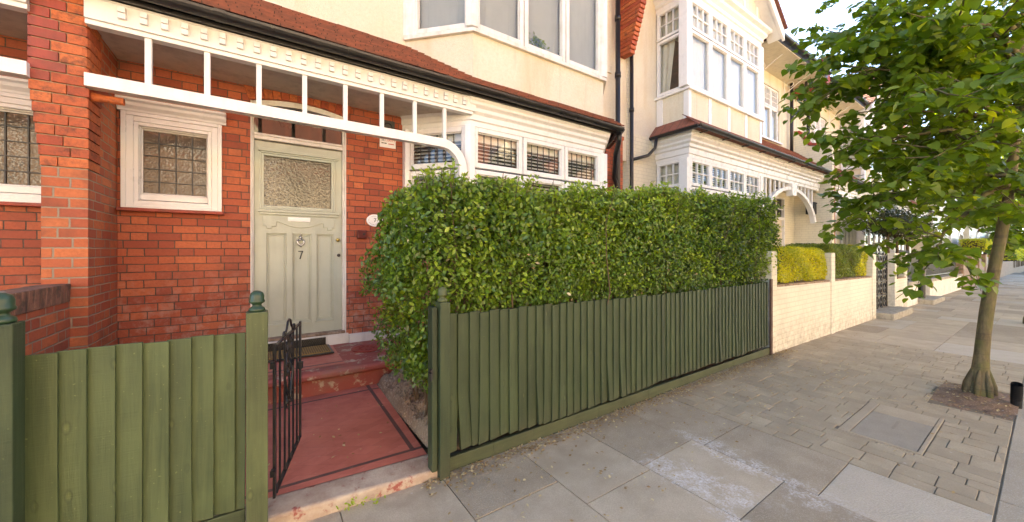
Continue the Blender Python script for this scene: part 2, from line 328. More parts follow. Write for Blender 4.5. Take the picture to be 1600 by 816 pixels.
# ------------------------------------------------------------------ mesh helpers
class MB:
    def __init__(s, xf=None): s.v = []; s.f = []; s.m = []; s.a = []; s.xf = xf
    def add(s, pts, faces, m=0, var=None):
        b = len(s.v); var = random.random() if var is None else var
        for p in pts:
            p = Vector(p); s.v.append(s.xf @ p if s.xf else p); s.a.append(var)
        for f in faces: s.f.append([b+i for i in f]); s.m.append(m)
        return s
    def box(s, x0, x1, y0, y1, z0, z1, m=0, var=None):
        return s.add([(x0,y0,z0),(x1,y0,z0),(x1,y1,z0),(x0,y1,z0),(x0,y0,z1),(x1,y0,z1),(x1,y1,z1),(x0,y1,z1)],
                     [(0,3,2,1),(4,5,6,7),(0,1,5,4),(1,2,6,5),(2,3,7,6),(3,0,4,7)], m, var)
    def hexa(s, bot, top, m=0, var=None):
        return s.add(list(bot)+list(top), [(0,3,2,1),(4,5,6,7),(0,1,5,4),(1,2,6,5),(2,3,7,6),(3,0,4,7)], m, var)
    def poly(s, pts, m=0, var=None): return s.add(pts, [tuple(range(len(pts)))], m, var)
    def prism(s, pts, lo, hi, axis='y', m=0, var=None):
        n = len(pts)
        def mk(p, t): return {'y': (p[0], t, p[1]), 'x': (t, p[0], p[1]), 'z': (p[0], p[1], t)}[axis]
        return s.add([mk(p, lo) for p in pts]+[mk(p, hi) for p in pts],
                     [tuple(range(n)), tuple(range(2*n-1, n-1, -1))]+[(i, n+i, n+(i+1) % n, (i+1) % n) for i in range(n)], m, var)
    def tube(s, path, r, n=8, m=0, caps=True, var=None):
        path = [Vector(p) for p in path]; k = len(path)
        rs = r if isinstance(r, (list, tuple)) else [r]*k
        pts = []; ref = None
        for i, p in enumerate(path):
            d = (path[min(i+1, k-1)]-path[max(i-1, 0)]).normalized()
            if ref is None: ref = Vector((0, 0, 1)) if abs(d.z) < .9 else Vector((1, 0, 0))
            a = d.cross(ref)
            if a.length < 1e-4: a = d.orthogonal()
            a.normalize(); b = a.cross(d).normalized(); ref = b
            for j in range(n):
                t = 2*PI*j/n; pts.append(p+(a*math.cos(t)+b*math.sin(t))*rs[i])
        fs = [(i*n+j, i*n+(j+1) % n, (i+1)*n+(j+1) % n, (i+1)*n+j) for i in range(k-1) for j in range(n)]
        if caps: fs += [tuple(range(n-1, -1, -1)), tuple(range((k-1)*n, k*n))]
        return s.add(pts, fs, m, var)
    def lathe(s, prof, c, n=18, m=0, axis='z', var=None):
        pts = []
        for r, h in prof:
            for j in range(n):
                t = 2*PI*j/n; x, y = r*math.cos(t), r*math.sin(t)
                pts.append((c[0]+x, c[1]+y, c[2]+h) if axis == 'z' else ((c[0]+x, c[1]+h, c[2]+y) if axis == 'y' else (c[0]+h, c[1]+x, c[2]+y)))
        k = len(prof)
        fs = [(i*n+j, i*n+(j+1) % n, (i+1)*n+(j+1) % n, (i+1)*n+j) for i in range(k-1) for j in range(n)]
        fs += [tuple(range(n-1, -1, -1)), tuple(range((k-1)*n, k*n))]
        return s.add(pts, fs, m, var)
    def sweep(s, path, prof, m=0, closed_prof=True):
        """moulding: path of xy points (left to right as seen from the street), prof of (outwards, z)"""
        P = [Vector((p[0], p[1])) for p in path]; k = len(P); nrm = []
        for i in range(k-1):
            d = (P[i+1]-P[i]).normalized(); nrm.append(Vector((d.y, -d.x)))
        pts = []
        for i in range(k):
            if i == 0: o = nrm[0]
            elif i == k-1: o = nrm[-1]
            else:
                o = (nrm[i-1]+nrm[i]).normalized(); o = o/max(.3, o.dot(nrm[i]))
            for q, z in prof: pts.append((P[i].x+o.x*q, P[i].y+o.y*q, z))
        n = len(prof)
        fs = [(i*n+j, i*n+(j+1) % n, (i+1)*n+(j+1) % n, (i+1)*n+j) for i in range(k-1) for j in range(n)]
        fs += [tuple(range(n-1, -1, -1)), tuple(range((k-1)*n, k*n))]
        return s.add(pts, fs, m)
    def build(s, name, mats, parent=None, smooth=False, bevel=0., drop=False, recalc=True, uvs=True):
        me = bpy.data.meshes.new(name)
        org = parent.matrix_world.translation if parent is not None else Vector((0, 0, 0))
        vs = [(v.x-org.x, v.y-org.y, v.z-org.z+(gz(v.x) if drop else 0)) for v in s.v]
        me.from_pydata(vs, [], s.f)
        if isinstance(mats, str): mats = [mats]
        for n in mats: me.materials.append(MATS[n])
        me.polygons.foreach_set('material_index', s.m)
        at_ = me.attributes.new('var', 'FLOAT', 'POINT'); at_.data.foreach_set('value', s.a)
        if recalc:
            bm = bmesh.new(); bm.from_mesh(me); bmesh.ops.recalc_face_normals(bm, faces=bm.faces); bm.to_mesh(me); bm.free()
        if smooth: me.polygons.foreach_set('use_smooth', [True]*len(me.polygons))
        if uvs:
            uv = me.uv_layers.new(name='uv'); Z = Vector((0, 0, 1)); out = [0.]*(2*len(me.loops))
            for p in me.polygons:
                nn = p.normal
                if abs(nn.z) > .97: t, b = Vector((1, 0, 0)), Vector((0, 1, 0))
                else: t = Z.cross(nn).normalized(); b = nn.cross(t)
                if t.x+t.y*.5 < 0 and abs(nn.z) <= .97: t = -t
                for li in p.loop_indices:
                    c = Vector(vs[me.loops[li].vertex_index])+org
                    out[2*li] = c.dot(t); out[2*li+1] = c.dot(b)
            uv.data.foreach_set('uv', out)
        o = bpy.data.objects.new(name, me); COL.objects.link(o)
        if parent is not None: o.parent = parent
        if bevel:
            bv = o.modifiers.new('edge', 'BEVEL'); bv.width = bevel; bv.segments = 2; bv.limit_method = 'ANGLE'; bv.angle_limit = .6
        if smooth == 'auto':
            pass
        return o

def tag(o, label=None, cat=None, group=None, kind=None):
    for k, v in (('label', label), ('category', cat), ('group', group), ('kind', kind)):
        if v: o[k] = v
    return o
def empty(name, loc, label=None, cat=None, group=None, kind=None):
    o = bpy.data.objects.new(name, None); COL.objects.link(o); o.location = loc; o.empty_display_size = .2
    o.matrix_world = Matrix.Translation(loc)
    return tag(o, label, cat, group, kind)
def sub(o):                                    # sub-parts are built in the same frame as their part
    return o
def copy_tree(o, parent=None, skip=()):
    c = o.copy(); COL.objects.link(c)
    if parent is not None: c.parent = parent
    for ch in list(o.children):
        if ch.name.split('.')[0] in skip: continue
        copy_tree(ch, c, skip)
    return c
def frame_xf(O, ax):                           # local x along a wall (left to right seen from the street), y into the house
    a = Vector((ax[0], ax[1], 0)).normalized(); b = Vector((-a.y, a.x, 0))
    return Matrix(((a.x, b.x, 0, O[0]), (a.y, b.y, 0, O[1]), (0, 0, 1, O[2]), (0, 0, 0, 1)))

def wall_open(mb, x0, x1, z0, z1, y0, y1, holes, m=0, back=True):
    """one wall slab with true openings: front and back faces cut round them, reveals lined"""
    xs = sorted({x0, x1, *[h[0] for h in holes], *[h[1] for h in holes]}); zs = sorted({z0, z1, *[h[2] for h in holes], *[h[3] for h in holes]})
    def inh(x, z): return any(h[0] < x < h[1] and h[2] < z < h[3] for h in holes)
    for i in range(len(xs)-1):
        for j in range(len(zs)-1):
            if inh((xs[i]+xs[i+1])/2, (zs[j]+zs[j+1])/2): continue
            a, b, c, d = xs[i], xs[i+1], zs[j], zs[j+1]
            mb.add([(a,y0,c),(b,y0,c),(b,y0,d),(a,y0,d)], [(0,1,2,3)], m)
            if back: mb.add([(a,y1,c),(b,y1,c),(b,y1,d),(a,y1,d)], [(3,2,1,0)], m)
    for a, b, c, d in holes:
        mb.add([(a,y0,c),(a,y1,c),(a,y1,d),(a,y0,d)], [(0,3,2,1)], m); mb.add([(b,y0,c),(b,y1,c),(b,y1,d),(b,y0,d)], [(0,1,2,3)], m)
        mb.add([(a,y0,d),(a,y1,d),(b,y1,d),(b,y0,d)], [(0,3,2,1)], m); mb.add([(a,y0,c),(a,y1,c),(b,y1,c),(b,y0,c)], [(0,1,2,3)], m)
    mb.add([(x0,y0,z0),(x0,y1,z0),(x0,y1,z1),(x0,y0,z1)], [(0,3,2,1)], m); mb.add([(x1,y0,z0),(x1,y1,z0),(x1,y1,z1),(x1,y0,z1)], [(0,1,2,3)], m)
    mb.add([(x0,y0,z1),(x1,y0,z1),(x1,y1,z1),(x0,y1,z1)], [(0,1,2,3)], m)
    return mb

def window(root, O, ax, w, h, fw=.05, fd=.07, bars=(1, 1), bw=.028, frame='white_gloss', lead=None, blind=None, pane='clear_glass', label=None):
    """a glazed light: frame (the part), pane, leading and blind (its sub-parts). O is its outer lower-left corner"""
    X = frame_xf(O, ax); mb = MB(X)
    mb.box(0, fw, 0, fd, 0, h).box(w-fw, w, 0, fd, 0, h).box(fw, w-fw, 0, fd, 0, fw).box(fw, w-fw, 0, fd, h-fw, h)
    nx, ny = bars
    for i in range(1, nx):
        x = fw+(w-2*fw)*i/nx; mb.box(x-bw/2, x+bw/2, .012, fd-.012, fw, h-fw)
    for j in range(1, ny):
        z = fw+(h-2*fw)*j/ny; mb.box(fw, w-fw, .014, fd-.014, z-bw/2, z+bw/2)
    # putty bead round the glass
    for a, b, c, d in ((fw, fw+.012, fw, h-fw), (w-fw-.012, w-fw, fw, h-fw), (fw+.012, w-fw-.012, fw, fw+.012), (fw+.012, w-fw-.012, h-fw-.012, h-fw)):
        mb.box(a, b, .022, .04, c, d)
    f = mb.build('window', frame, root, bevel=.006)
    if label: f['label'] = label
    p = MB(X).box(fw+.002, w-fw-.002, .040, .045, fw+.002, h-fw-.002).build('pane', pane, root); p.parent = f
    if lead:
        lb = MB(X); nx, ny = lead
        for i in range(1, nx):
            x = fw+(w-2*fw)*i/nx; lb.box(x-.0042, x+.0042, .030, .0385, fw, h-fw)
        for j in range(1, ny):
            z = fw+(h-2*fw)*j/ny; lb.box(fw, w-fw, .031, .0375, z-.0042, z+.0042)
        o = lb.build('leading', 'lead_came', root); o.parent = f
    if blind:
        kind, mt = blind[0], blind[1]; bb = MB(X)
        if kind == 'slat':                     # closed venetian blind
            z = .01
            while z < h-.02:
                bb.add([(fw*.6, .125, z), (w-fw*.6, .125, z), (w-fw*.6, .088, z+.040), (fw*.6, .088, z+.040)], [(0,1,2,3)])
                bb.add([(fw*.6, .088, z+.040), (w-fw*.6, .088, z+.040), (w-fw*.6, .112, z+.046), (fw*.6, .112, z+.046)], [(0,1,2,3)]); z += .044
            for x in (w*.25, w*.75): bb.tube([(x, .082, 0), (x, .082, h)], .0015, 5)
        elif kind == 'louvre':                 # open louvres of a shutter
            z = .02; top = h*blind[2]
            while z < top:
                bb.hexa([(fw*.7, .10, z), (w-fw*.7, .10, z), (w-fw*.7, .145, z+.026), (fw*.7, .145, z+.026)], [(fw*.7, .10, z+.008), (w-fw*.7, .10, z+.008), (w-fw*.7, .145, z+.034), (fw*.7, .145, z+.034)]); z += .045
            bb.box(fw*.7, w-fw*.7, .19, .195, 0, h, 1)
            if blind[2] < 1: bb.box(fw*.7, w-fw*.7, .10, .15, top+.02, h, 2)
        elif kind == 'curtain':
            n = int(w/.02); pts = []
            for i in range(n+1):
                x = w*i/n; y = .12+.014*math.sin(i*1.3)+.008*math.sin(i*.37); pts.append((x, y))
            for i in range(n): bb.add([(*pts[i], 0), (*pts[i+1], 0), (*pts[i+1], h), (*pts[i], h)], [(0,1,2,3)])
        elif kind == 'drape':                  # one curtain gathered to the side over a net
            n = int(w*.55/.02)
            for i in range(n):
                y0 = .11+.02*math.sin(i*1.1); y1 = .11+.02*math.sin((i+1)*1.1); x0 = w*.5*i/n; x1 = w*.5*(i+1)/n
                bb.add([(x0*.75, y0, 0), (x1*.75, y1, 0), (x1*1.25, y1, h), (x0*1.25, y0, h)], [(0,1,2,3)])
        o = bb.build('blind' if kind in ('slat', 'louvre') else 'curtain', [mt, 'room_dark', 'blind_white'], root, recalc=False); o.parent = f
    return f

def tiled_roof(mb, x0, x1, y0, z0, y1, z1, step=.1, cut=None, th=.014, m=0):
    """courses of clay tiles from the eave (y0,z0) up to (y1,z1); cut(y)->(xa,xb) trims a course"""
    L = math.hypot(y1-y0, z1-z0); n = max(1, round(L/step)); dy, dz = (y1-y0)/n, (z1-z0)/n
    l = math.hypot(dy, dz); ny, nz = -dz/l, dy/l
    for i in range(n):
        a, b = cut(y0+dy*i) if cut else (x0, x1)
        if b-a < .02: continue
        ya, za = y0+dy*(i-.12), z0+dz*(i-.12); yb, zb = y0+dy*(i+1.1), z0+dz*(i+1.1)
        lift = th*1.25
        x = a; var = random.random()
        while x < b-.001:                      # sagging lengths, so the edge is not ruler straight
            e = min(b, x+random.uniform(.30, .52)); k = random.uniform(-.0025, .004)
            mb.hexa([(x, ya+ny*(lift-th), za+nz*(lift-th)+k), (e, ya+ny*(lift-th), za+nz*(lift-th)+k), (e, yb-ny*th*.4, zb-nz*th*.4), (x, yb-ny*th*.4, zb-nz*th*.4)],
                    [(x, ya+ny*lift, za+nz*lift+k), (e, ya+ny*lift, za+nz*lift+k), (e, yb+ny*th*.4, zb+nz*th*.4), (x, yb+ny*th*.4, zb+nz*th*.4)], m, var)
            x = e
    return mb
def gutter(mb, pts, r=.058, m=0):
    """half round gutter along a line, with joints"""
    n = 9; prof = [(r*math.cos(PI+PI*j/n), r*math.sin(PI+PI*j/n)) for j in range(n+1)]+[((r-.008)*math.cos(2*PI-PI*j/n), (r-.008)*math.sin(2*PI-PI*j/n)) for j in range(n+1)]
    for (x0, y0, z0), (x1, y1, z1) in zip(pts, pts[1:]):
        mb.sweep([(x0, y0), (x1, y1)], [(q, z0+z) for q, z in prof], m)
        L = math.hypot(x1-x0, y1-y0); k = int(L/1.1)
        for i in range(1, k+1):
            t = i/(k+1); cx, cy = x0+(x1-x0)*t, y0+(y1-y0)*t; ux, uy = (x1-x0)/L, (y1-y0)/L
            mb.sweep([(cx-ux*.035, cy-uy*.035), (cx+ux*.035, cy+uy*.035)], [(q*1.1, z0+z*1.1+.003) for q, z in prof], m)
    return mb

# ------------------------------------------------------------------ leaves
def leaf_mesh(name, P, size, shape, mat, parent=None, out=None, var=None, tilt=.6, hang=0., stretch=None):
    """many small real leaves: P positions (n,3), out preferred facing (n,3)"""
    n = len(P); P = np.asarray(P, float)
    if shape == 'heart':
        T = np.array([(0,0,0),(.30,-.06,.03),(.50,.20,.05),(.40,.58,.03),(0,1.05,-.10),(-.40,.58,.03),(-.50,.20,.05),(-.30,-.06,.03),(0,.45,-.03)], float)
        F = [(0,1,2,8),(8,2,3,4),(0,8,6,7),(8,4,5,6)]
    elif shape == 'oval':
        T = np.array([(0,0,0),(.24,.32,.05),(.22,.68,.05),(0,1.0,-.06),(-.22,.68,.05),(-.24,.32,.05),(0,.5,-.02)], float)
        F = [(0,1,2,6),(6,2,3,4),(0,6,4,5)]
    else:
        T = np.array([(0,0,0),(.3,.5,.05),(0,1,0),(-.3,.5,.05)], float); F = [(0,1,2,3)]
    d = RNG.normal(size=(n, 3)); d /= np.linalg.norm(d, axis=1)[:, None]
    N = d*tilt+(out if out is not None else np.array([[0, 0, 1.]]))
    N /= np.linalg.norm(N, axis=1)[:, None]+1e-9
    Y = RNG.normal(size=(n, 3)); Y[:, 2] -= hang
    if stretch is not None: Y = Y*.55+stretch
    Y -= N*np.sum(Y*N, axis=1)[:, None]; Y /= np.linalg.norm(Y, axis=1)[:, None]+1e-9
    X = np.cross(Y, N)
    sz = (size*RNG.uniform(.62, 1.25, n))[:, None, None]
    V = P[:, None, :]+sz*(T[None, :, 0:1]*X[:, None, :]+T[None, :, 1:2]*Y[:, None, :]+T[None, :, 2:3]*N[:, None, :])
    k = len(T); V = V.reshape(-1, 3)
    org = parent.matrix_world.translation if parent is not None else Vector((0, 0, 0))
    V = V-np.array(org)
    me = bpy.data.meshes.new(name); lens = [len(f) for f in F]; idx = np.concatenate([np.array(f) for f in F])
    LI = (np.arange(n)[:, None]*k+idx[None, :]).ravel(); LT = np.tile(np.array(lens), n)
    me.vertices.add(n*k); me.vertices.foreach_set('co', V.ravel().astype(np.float32))
    me.loops.add(len(LI)); me.loops.foreach_set('vertex_index', LI.astype(np.int32))
    me.polygons.add(len(LT)); me.polygons.foreach_set('loop_start', np.concatenate([[0], np.cumsum(LT)[:-1]]).astype(np.int32))
    me.update(calc_edges=True); me.validate()
    va = RNG.random(n) if var is None else np.clip(np.asarray(var), 0, 1)
    a = me.attributes.new('var', 'FLOAT', 'POINT'); a.data.foreach_set('value', np.repeat(va, k).astype(np.float32))
    me.materials.append(MATS[mat])
    o = bpy.data.objects.new(name, me); COL.objects.link(o)
    if parent is not None: o.parent = parent
    return o
# ------------------------------------------------------------------ house with the sage door
def seg_arc(x0, x1, z, rise, n=14):
    w = (x1-x0)/2; R = (w*w+rise*rise)/(2*rise); cx = (x0+x1)/2; cz = z+rise-R; a = math.asin(w/R)
    return [(cx+R*math.sin(-a+2*a*i/n), cz+R*math.cos(-a+2*a*i/n)) for i in range(n+1)], (cx, cz, R, a)

def main_roof(root, x0, x1, ye, ze, yr, zr, mat):
    mb = MB(); tiled_roof(mb, x0, x1, ye, ze, yr, zr, step=.16, th=.02)
    mb.prism([(ye, ze-.02), (yr, zr-.03), (yr+4.2, ze-.02)], x0, x1, 'x')
    r = mb.build('roof', mat, root)
    rd = MB(); rd.tube([(x0, yr, zr), (x1, yr, zr)], .09, 8); o = rd.build('ridge', 'roof_ridge', root); o.parent = r
    return r

def build_house_a():
    root = empty('terraced_house', (-1.115, 4.4, 0), 'red brick house with sage green front door and white timber porch rail', 'house', 'terraced houses along the street')
    # ground floor wall with the arched doorway
    arc, (cx, cz, R, a) = seg_arc(-.10, .767, 2.83, .062)
    mb = MB(); wall_open(mb, -1.008, -.10, -.1, 3.02, 4.4, 4.66, [(-.93, -.38, 1.77, 2.48)])
    wall_open(mb, .767, 1.46, -.1, 3.02, 4.4, 4.66, [])
    for yy in (4.4, 4.66): mb.poly([(x, yy, z) for x, z in arc]+[(.767, yy, 3.02), (-.10, yy, 3.02)])
    for (xa, za), (xb, zb) in zip(arc, arc[1:]): mb.poly([(xa, 4.4, za), (xb, 4.4, zb), (xb, 4.66, zb), (xa, 4.66, za)])
    mb.box(-.10, .767, 4.5, 4.66, -.1, .40)
    mb.build('brick_wall', 'red_brick', root)
    # soldier arch over the doorway
    mb = MB(); nb = 13; a2 = a*1.04
    for i in range(nb):
        t0, t1 = -a2+2*a2*(i+.05)/nb, -a2+2*a2*(i+.95)/nb
        q = [(cx+r*math.sin(t), cz+r*math.cos(t)) for r, t in ((R+.004, t0), (R+.205, t0), (R+.205, t1), (R+.004, t1))]
        mb.prism(q, 4.388, 4.41, 'y')
    arch = mb.build('brick_arch', 'moulded_brick', root, bevel=.004)
    # door frame, transom light
    mb = MB(); mb.box(-.10, -.076+.004, 4.43, 4.53, .40, 2.83).box(.737-.004, .767, 4.43, 4.53, .40, 2.83)
    mb.box(-.118, -.088, 4.402, 4.44, .40, 2.83).box(.752, .79, 4.402, 4.44, .40, 2.80)
    mb.box(-.072, .733, 4.425, 4.53, 2.465, 2.52).box(-.072, .733, 4.412, 4.44, 2.50, 2.523)
    inner = [(x, z-.055) for x, z in arc]
    top = [(max(-.072, min(.733, x)), z) for x, z in inner]
    mb.prism([(-.10, 2.83)]+arc[1:-1]+[(.767, 2.83), (.733, 2.73)]+[(x, z) for x, z in reversed(top[1:-1])]+[(-.072, 2.73)], 4.42, 4.53, 'y')
    fr = mb.build('door_frame', 'old_white_paint', root, bevel=.005)
    p = MB().prism([(-.071, 2.521), (.732, 2.521), (.732, 2.75)]+[(x, z) for x, z in reversed(top[1:-1])]+[(-.071, 2.75)], 4.47, 4.476, 'y').build('fanlight', 'dark_glass', root); p.parent = fr
    # the door leaf: stiles and rails with sunk panels, fielded mouldings, shaped apron
    D = 4.462; mb = MB(); x0, x1 = -.070, .731
    gl = (.0, .635, 1.80, 2.325); pan = [(.035, .215, .60, 1.53), (.285, .465, .60, 1.53), (.535, .67, .60, 1.53)]
    pan = [(.030, .205, .60, 1.53), (.255, .430, .60, 1.53), (.480, .645, .60, 1.53)]
    wall_open(mb, x0, x1, .47, 2.455, D, D+.04, [gl]+pan)
    for a_, b_, c_, d_ in pan:
        mb.box(a_, b_, D+.026, D+.038, c_, d_)
        for k, (g, pr) in enumerate(((0, .012), (.016, .020))):
            y = D+pr; w = .013
            mb.box(a_+g, a_+g+w, y, D+.03, c_+g, d_-g).box(b_-g-w, b_-g, y, D+.03, c_+g, d_-g)
            mb.box(a_+g+w, b_-g-w, y+.0006, D+.03, c_+g, c_+g+w).box(a_+g+w, b_-g-w, y+.0006, D+.03, d_-g-w, d_-g)
        mb.box(a_-.012, b_+.012, D-.008, D+.004, c_-.022, c_-.004)
    # moulded surround and cill of the glass
    for g, pr, w in ((-.028, -.014, .016), (-.012, -.008, .022)):
        y = D+pr; A, B, C_, E = gl[0]+g, gl[1]-g, gl[2]+g, gl[3]-g
        mb.box(A, A+w, y, D+.02, C_, E).box(B-w, B, y, D+.02, C_, E).box(A+w, B-w, y+.0007, D+.02, C_, C_+w).box(A+w, B-w, y+.0007, D+.02, E-w, E)
    mb.box(x0+.03, x1-.03, D-.034, D+.002, 1.742, 1.768).box(x0+.04, x1-.04, D-.022, D+.001, 1.718, 1.741)
    mb.box(x0+.035, x1-.035, D-.030, D+.002, 2.355, 2.385).box(x0+.05, x1-.05, D-.018, D+.001, 2.338, 2.354)
    # shaped apron board (stepped edge)
    ap = [(.0, 1.71), (.0, 1.60), (.03, 1.60), (.03, 1.575), (.075, 1.575), (.075, 1.60), (.115, 1.60), (.115, 1.645)]
    n = 10; curve = [(.135+.39*i/n, 1.645-.055*math.sin(PI*i/n)) for i in range(n+1)]
    L = ap+curve+[(.545, 1.645), (.545, 1.60), (.585, 1.60), (.585, 1.575), (.63, 1.575), (.63, 1.60), (.66, 1.60), (.66, 1.71)]
    mb.prism(L, D-.011, D+.002, 'y')
    door = mb.build('door', 'sage_paint', root, bevel=.0025)
    def dsub(m, name, mat, **k):
        o = m.build(name, mat, root, **k); o.parent = door; return o
    dsub(MB().box(gl[0]+.002, gl[1]-.002, D+.022, D+.027, gl[2]+.002, gl[3]-.002), 'door_glass', 'obscure_glass')
    lb = MB().box(.215, .42, D-.021, D-.0112, 1.655, 1.70).box(.235, .40, D-.025, D-.0212, 1.664, 1.690); dsub(lb, 'letterbox', 'plate_white', bevel=.003)
    kn = MB(); kx = .333
    kn.lathe([(.004, -.022), (.014, -.018), (.018, -.005), (.012, 0)], (kx, D+.026, 1.49), 14, axis='y')
    kn.tube([(kx+.030*math.cos(t), D+.003, 1.445+.036*math.sin(t)) for t in [PI*.85+i*PI*1.3/14 for i in range(15)]], [.006+.004*math.sin(PI*i/14) for i in range(15)], 8)
    kn.box(kx-.028, kx+.028, D-.002, D+.01, 1.463, 1.474); kn.lathe([(.003, -.01), (.011, -.004), (.011, .012), (.004, .018)], (kx, D+.006, 1.40), 10, axis='y')
    kn.lathe([(.002, .0), (.010, .008), (.007, .022), (.002, .035)], (kx, D+.014, 1.51), 10)
    dsub(kn, 'knocker', 'chrome', smooth=True)
    dsub(MB().lathe([(.006, -.03), (.019, -.026), (.021, -.014), (.012, -.006), (.02, 0)], (.690, D, 1.47), 14, axis='y'), 'door_knob', 'brass', smooth=True)
    dsub(MB().lathe([(.012, -.014), (.017, -.012), (.018, 0)], (.700, D, 1.30), 14, axis='y').box(.688, .70, D-.018, D-.012, 1.296, 1.304), 'lock', 'dark_metal')
    num = MB(); num.hexa([(kx-.022, D+.014, 1.34), (kx+.022, D+.014, 1.34), (kx+.022, D+.026, 1.34), (kx-.022, D+.026, 1.34)], [(kx-.022, D+.014, 1.349), (kx+.022, D+.014, 1.349), (kx+.022, D+.026, 1.349), (kx-.022, D+.026, 1.349)])
    num.tube([(kx+.019, D+.018, 1.345), (kx+.006, D+.018, 1.31), (kx-.006, D+.018, 1.262)], [.005, .0055, .006], 6); dsub(num, 'house_number', 'ink_black')
    # threshold, vent and plinth
    mb = MB().box(-.09, .757, 4.385, 4.52, .44, .468); mb.build('threshold', 'old_stone', root, bevel=.006)
    mb = MB().box(-.13, .79, 4.378, 4.49, .30, .438); st = mb.build('doorstep', 'old_white_paint', root, bevel=.008)
    mb = MB()
    for i in range(25):
        x = .03+i*.019; mb.hexa([(x, 4.366, .335), (x+.006, 4.366, .335), (x+.006, 4.377, .335), (x, 4.377, .335)], [(x+.045, 4.366, .418), (x+.051, 4.366, .418), (x+.051, 4.377, .418), (x+.045, 4.377, .418)])
        mb.hexa([(x+.045, 4.368, .335), (x+.051, 4.368, .335), (x+.051, 4.377, .335), (x+.045, 4.377, .335)], [(x, 4.368, .418), (x+.006, 4.368, .418), (x+.006, 4.377, .418), (x, 4.377, .418)])
    mb.box(.02, .56, 4.372, 4.3775, .33, .424); v = mb.build('vent', 'black_iron', root); v.parent = st
    MB().box(.792, 1.46, 4.36, 4.399, .25, .425).build('plinth', 'old_white_paint', root, bevel=.006)
    # hall window with its moulded architrave and cornice
    w = window(root, (-.93, 4.425, 1.79), (1, 0), .56, .68, fw=.055, fd=.06, lead=(4, 5), pane='hammered_glass', frame='white_gloss')
    mb = MB()
    for g, y, wd in ((.0, 4.372, .03), (.03, 4.382, .045), (.075, 4.392, .03)):
        A, B, C_, E = -.985+g, -.318-g, 1.715+g*.6, 2.53-g
        mb.box(A, A+wd, y, 4.43, C_, E).box(B-wd, B, y, 4.43, C_, E).box(A+wd, B-wd, y+.0012, 4.43, E-wd, E).box(A+wd, B-wd, y+.0012, 4.43, C_, C_+wd*.8)
    mb.sweep([(-1.005, 4.4), (-.285, 4.4)], [(0, 2.53), (.03, 2.53), (.036, 2.55), (.060, 2.575), (.066, 2.60), (.085, 2.615), (.085, 2.635), (0, 2.65)])
    o = mb.build('architrave', 'white_gloss', root, bevel=.004); o.parent = w
    MB().box(-1.003, -.30, 4.33, 4.42, 1.685, 1.713).build('window_sill', 'red_paint_brick', root, bevel=.006)
    # porch: ceiling, dentilled frieze, spindles and the long rail that curves down at the bay
    MB().box(-1.008, 1.99, 3.74, 4.66, 2.96, 3.0).build('porch_ceiling', 'soffit_paint', root)
    mb = MB().box(-1.008, 2.02, 3.70, 3.80, 2.945, 3.10).box(-1.008, 1.99, 3.715, 3.79, 2.91, 2.944); mb.box(-1.008, 2.0, 3.692, 3.699, 3.085, 3.10)
    x = -.823
    while x < 1.93:
        mb.box(x-.021, x+.021, 3.668, 3.6985, 3.028, 3.068).box(x-.021, x+.021, 3.676, 3.6985, 2.985, 3.0255); x += .112
    mb.build('frieze', 'white_paint', root, bevel=.003)
    for k in range(8): MB().box(-.696+.335*k-.019, -.696+.335*k+.019, 3.726, 3.764, 2.56, 2.912).build('spindle', 'white_paint', root, bevel=.003)
    # rail
    pts = [(-1.008, 2.525), (1.60, 2.525)]; r = .26
    for i in range(1, 11):
        t = PI/2*i/10; pts.append((1.60+r*math.sin(t), 2.525-r+r*math.cos(t)))
    pts.append((1.86, 1.9)); mb = MB(); hw = .045; up = []; lo = []
    for i, (px, pz) in enumerate(pts):
        a0 = pts[max(i-1, 0)]; b0 = pts[min(i+1, len(pts)-1)]; dx, dz = b0[0]-a0[0], b0[1]-a0[1]; l = math.hypot(dx, dz)
        up.append((px-dz/l*hw, pz+dx/l*hw)); lo.append((px+dz/l*hw, pz-dx/l*hw))
    for i in range(len(pts)-1):
        q = [up[i], up[i+1], lo[i+1], lo[i]]
        mb.hexa([(q[3][0], 3.705, q[3][1]), (q[2][0], 3.705, q[2][1]), (q[2][0], 3.785, q[2][1]), (q[3][0], 3.785, q[3][1])],
                [(q[0][0], 3.705, q[0][1]), (q[1][0], 3.705, q[1][1]), (q[1][0], 3.785, q[1][1]), (q[0][0], 3.785, q[0][1])])
    mb.build('porch_rail', 'white_paint', root)
    # lower bay
    path = [(1.39, 4.4), (1.985, 3.77), (4.23, 3.77), (4.83, 4.4)]
    mb = MB(); mb.sweep(path, [(0, 0.0), (0, 1.28), (-.2, 1.28), (-.2, 0.0)]); mb.build('bay_wall', 'red_brick', root)
    mb = MB(); mb.sweep(path, [(.05, 1.28), (.05, 1.33), (-.1, 1.35), (-.1, 1.28)])
    mb.sweep(path, [(0, 2.80), (.0, 2.86), (.02, 2.87), (.02, 2.93), (.05, 2.96), (.05, 3.0), (.085, 3.03), (.085, 3.06), (.10, 3.08), (.10, 3.13), (-.12, 3.13), (-.12, 2.80)])
    ax = Vector((.687, -.727))
    for (px, py) in (path[1], path[2]): mb.prism([(px+c*.07, py+s_*.07) for c, s_ in ((-1, .15), (-.3, -.55), (.55, -.55), (1, .15), (.3, .9), (-.3, .9))], 1.35, 2.8, 'z')
    mb.box(1.395, 1.45, 4.30, 4.40, 1.35, 2.8)
    mb.build('bay_surround', 'white_gloss', root, bevel=.004)
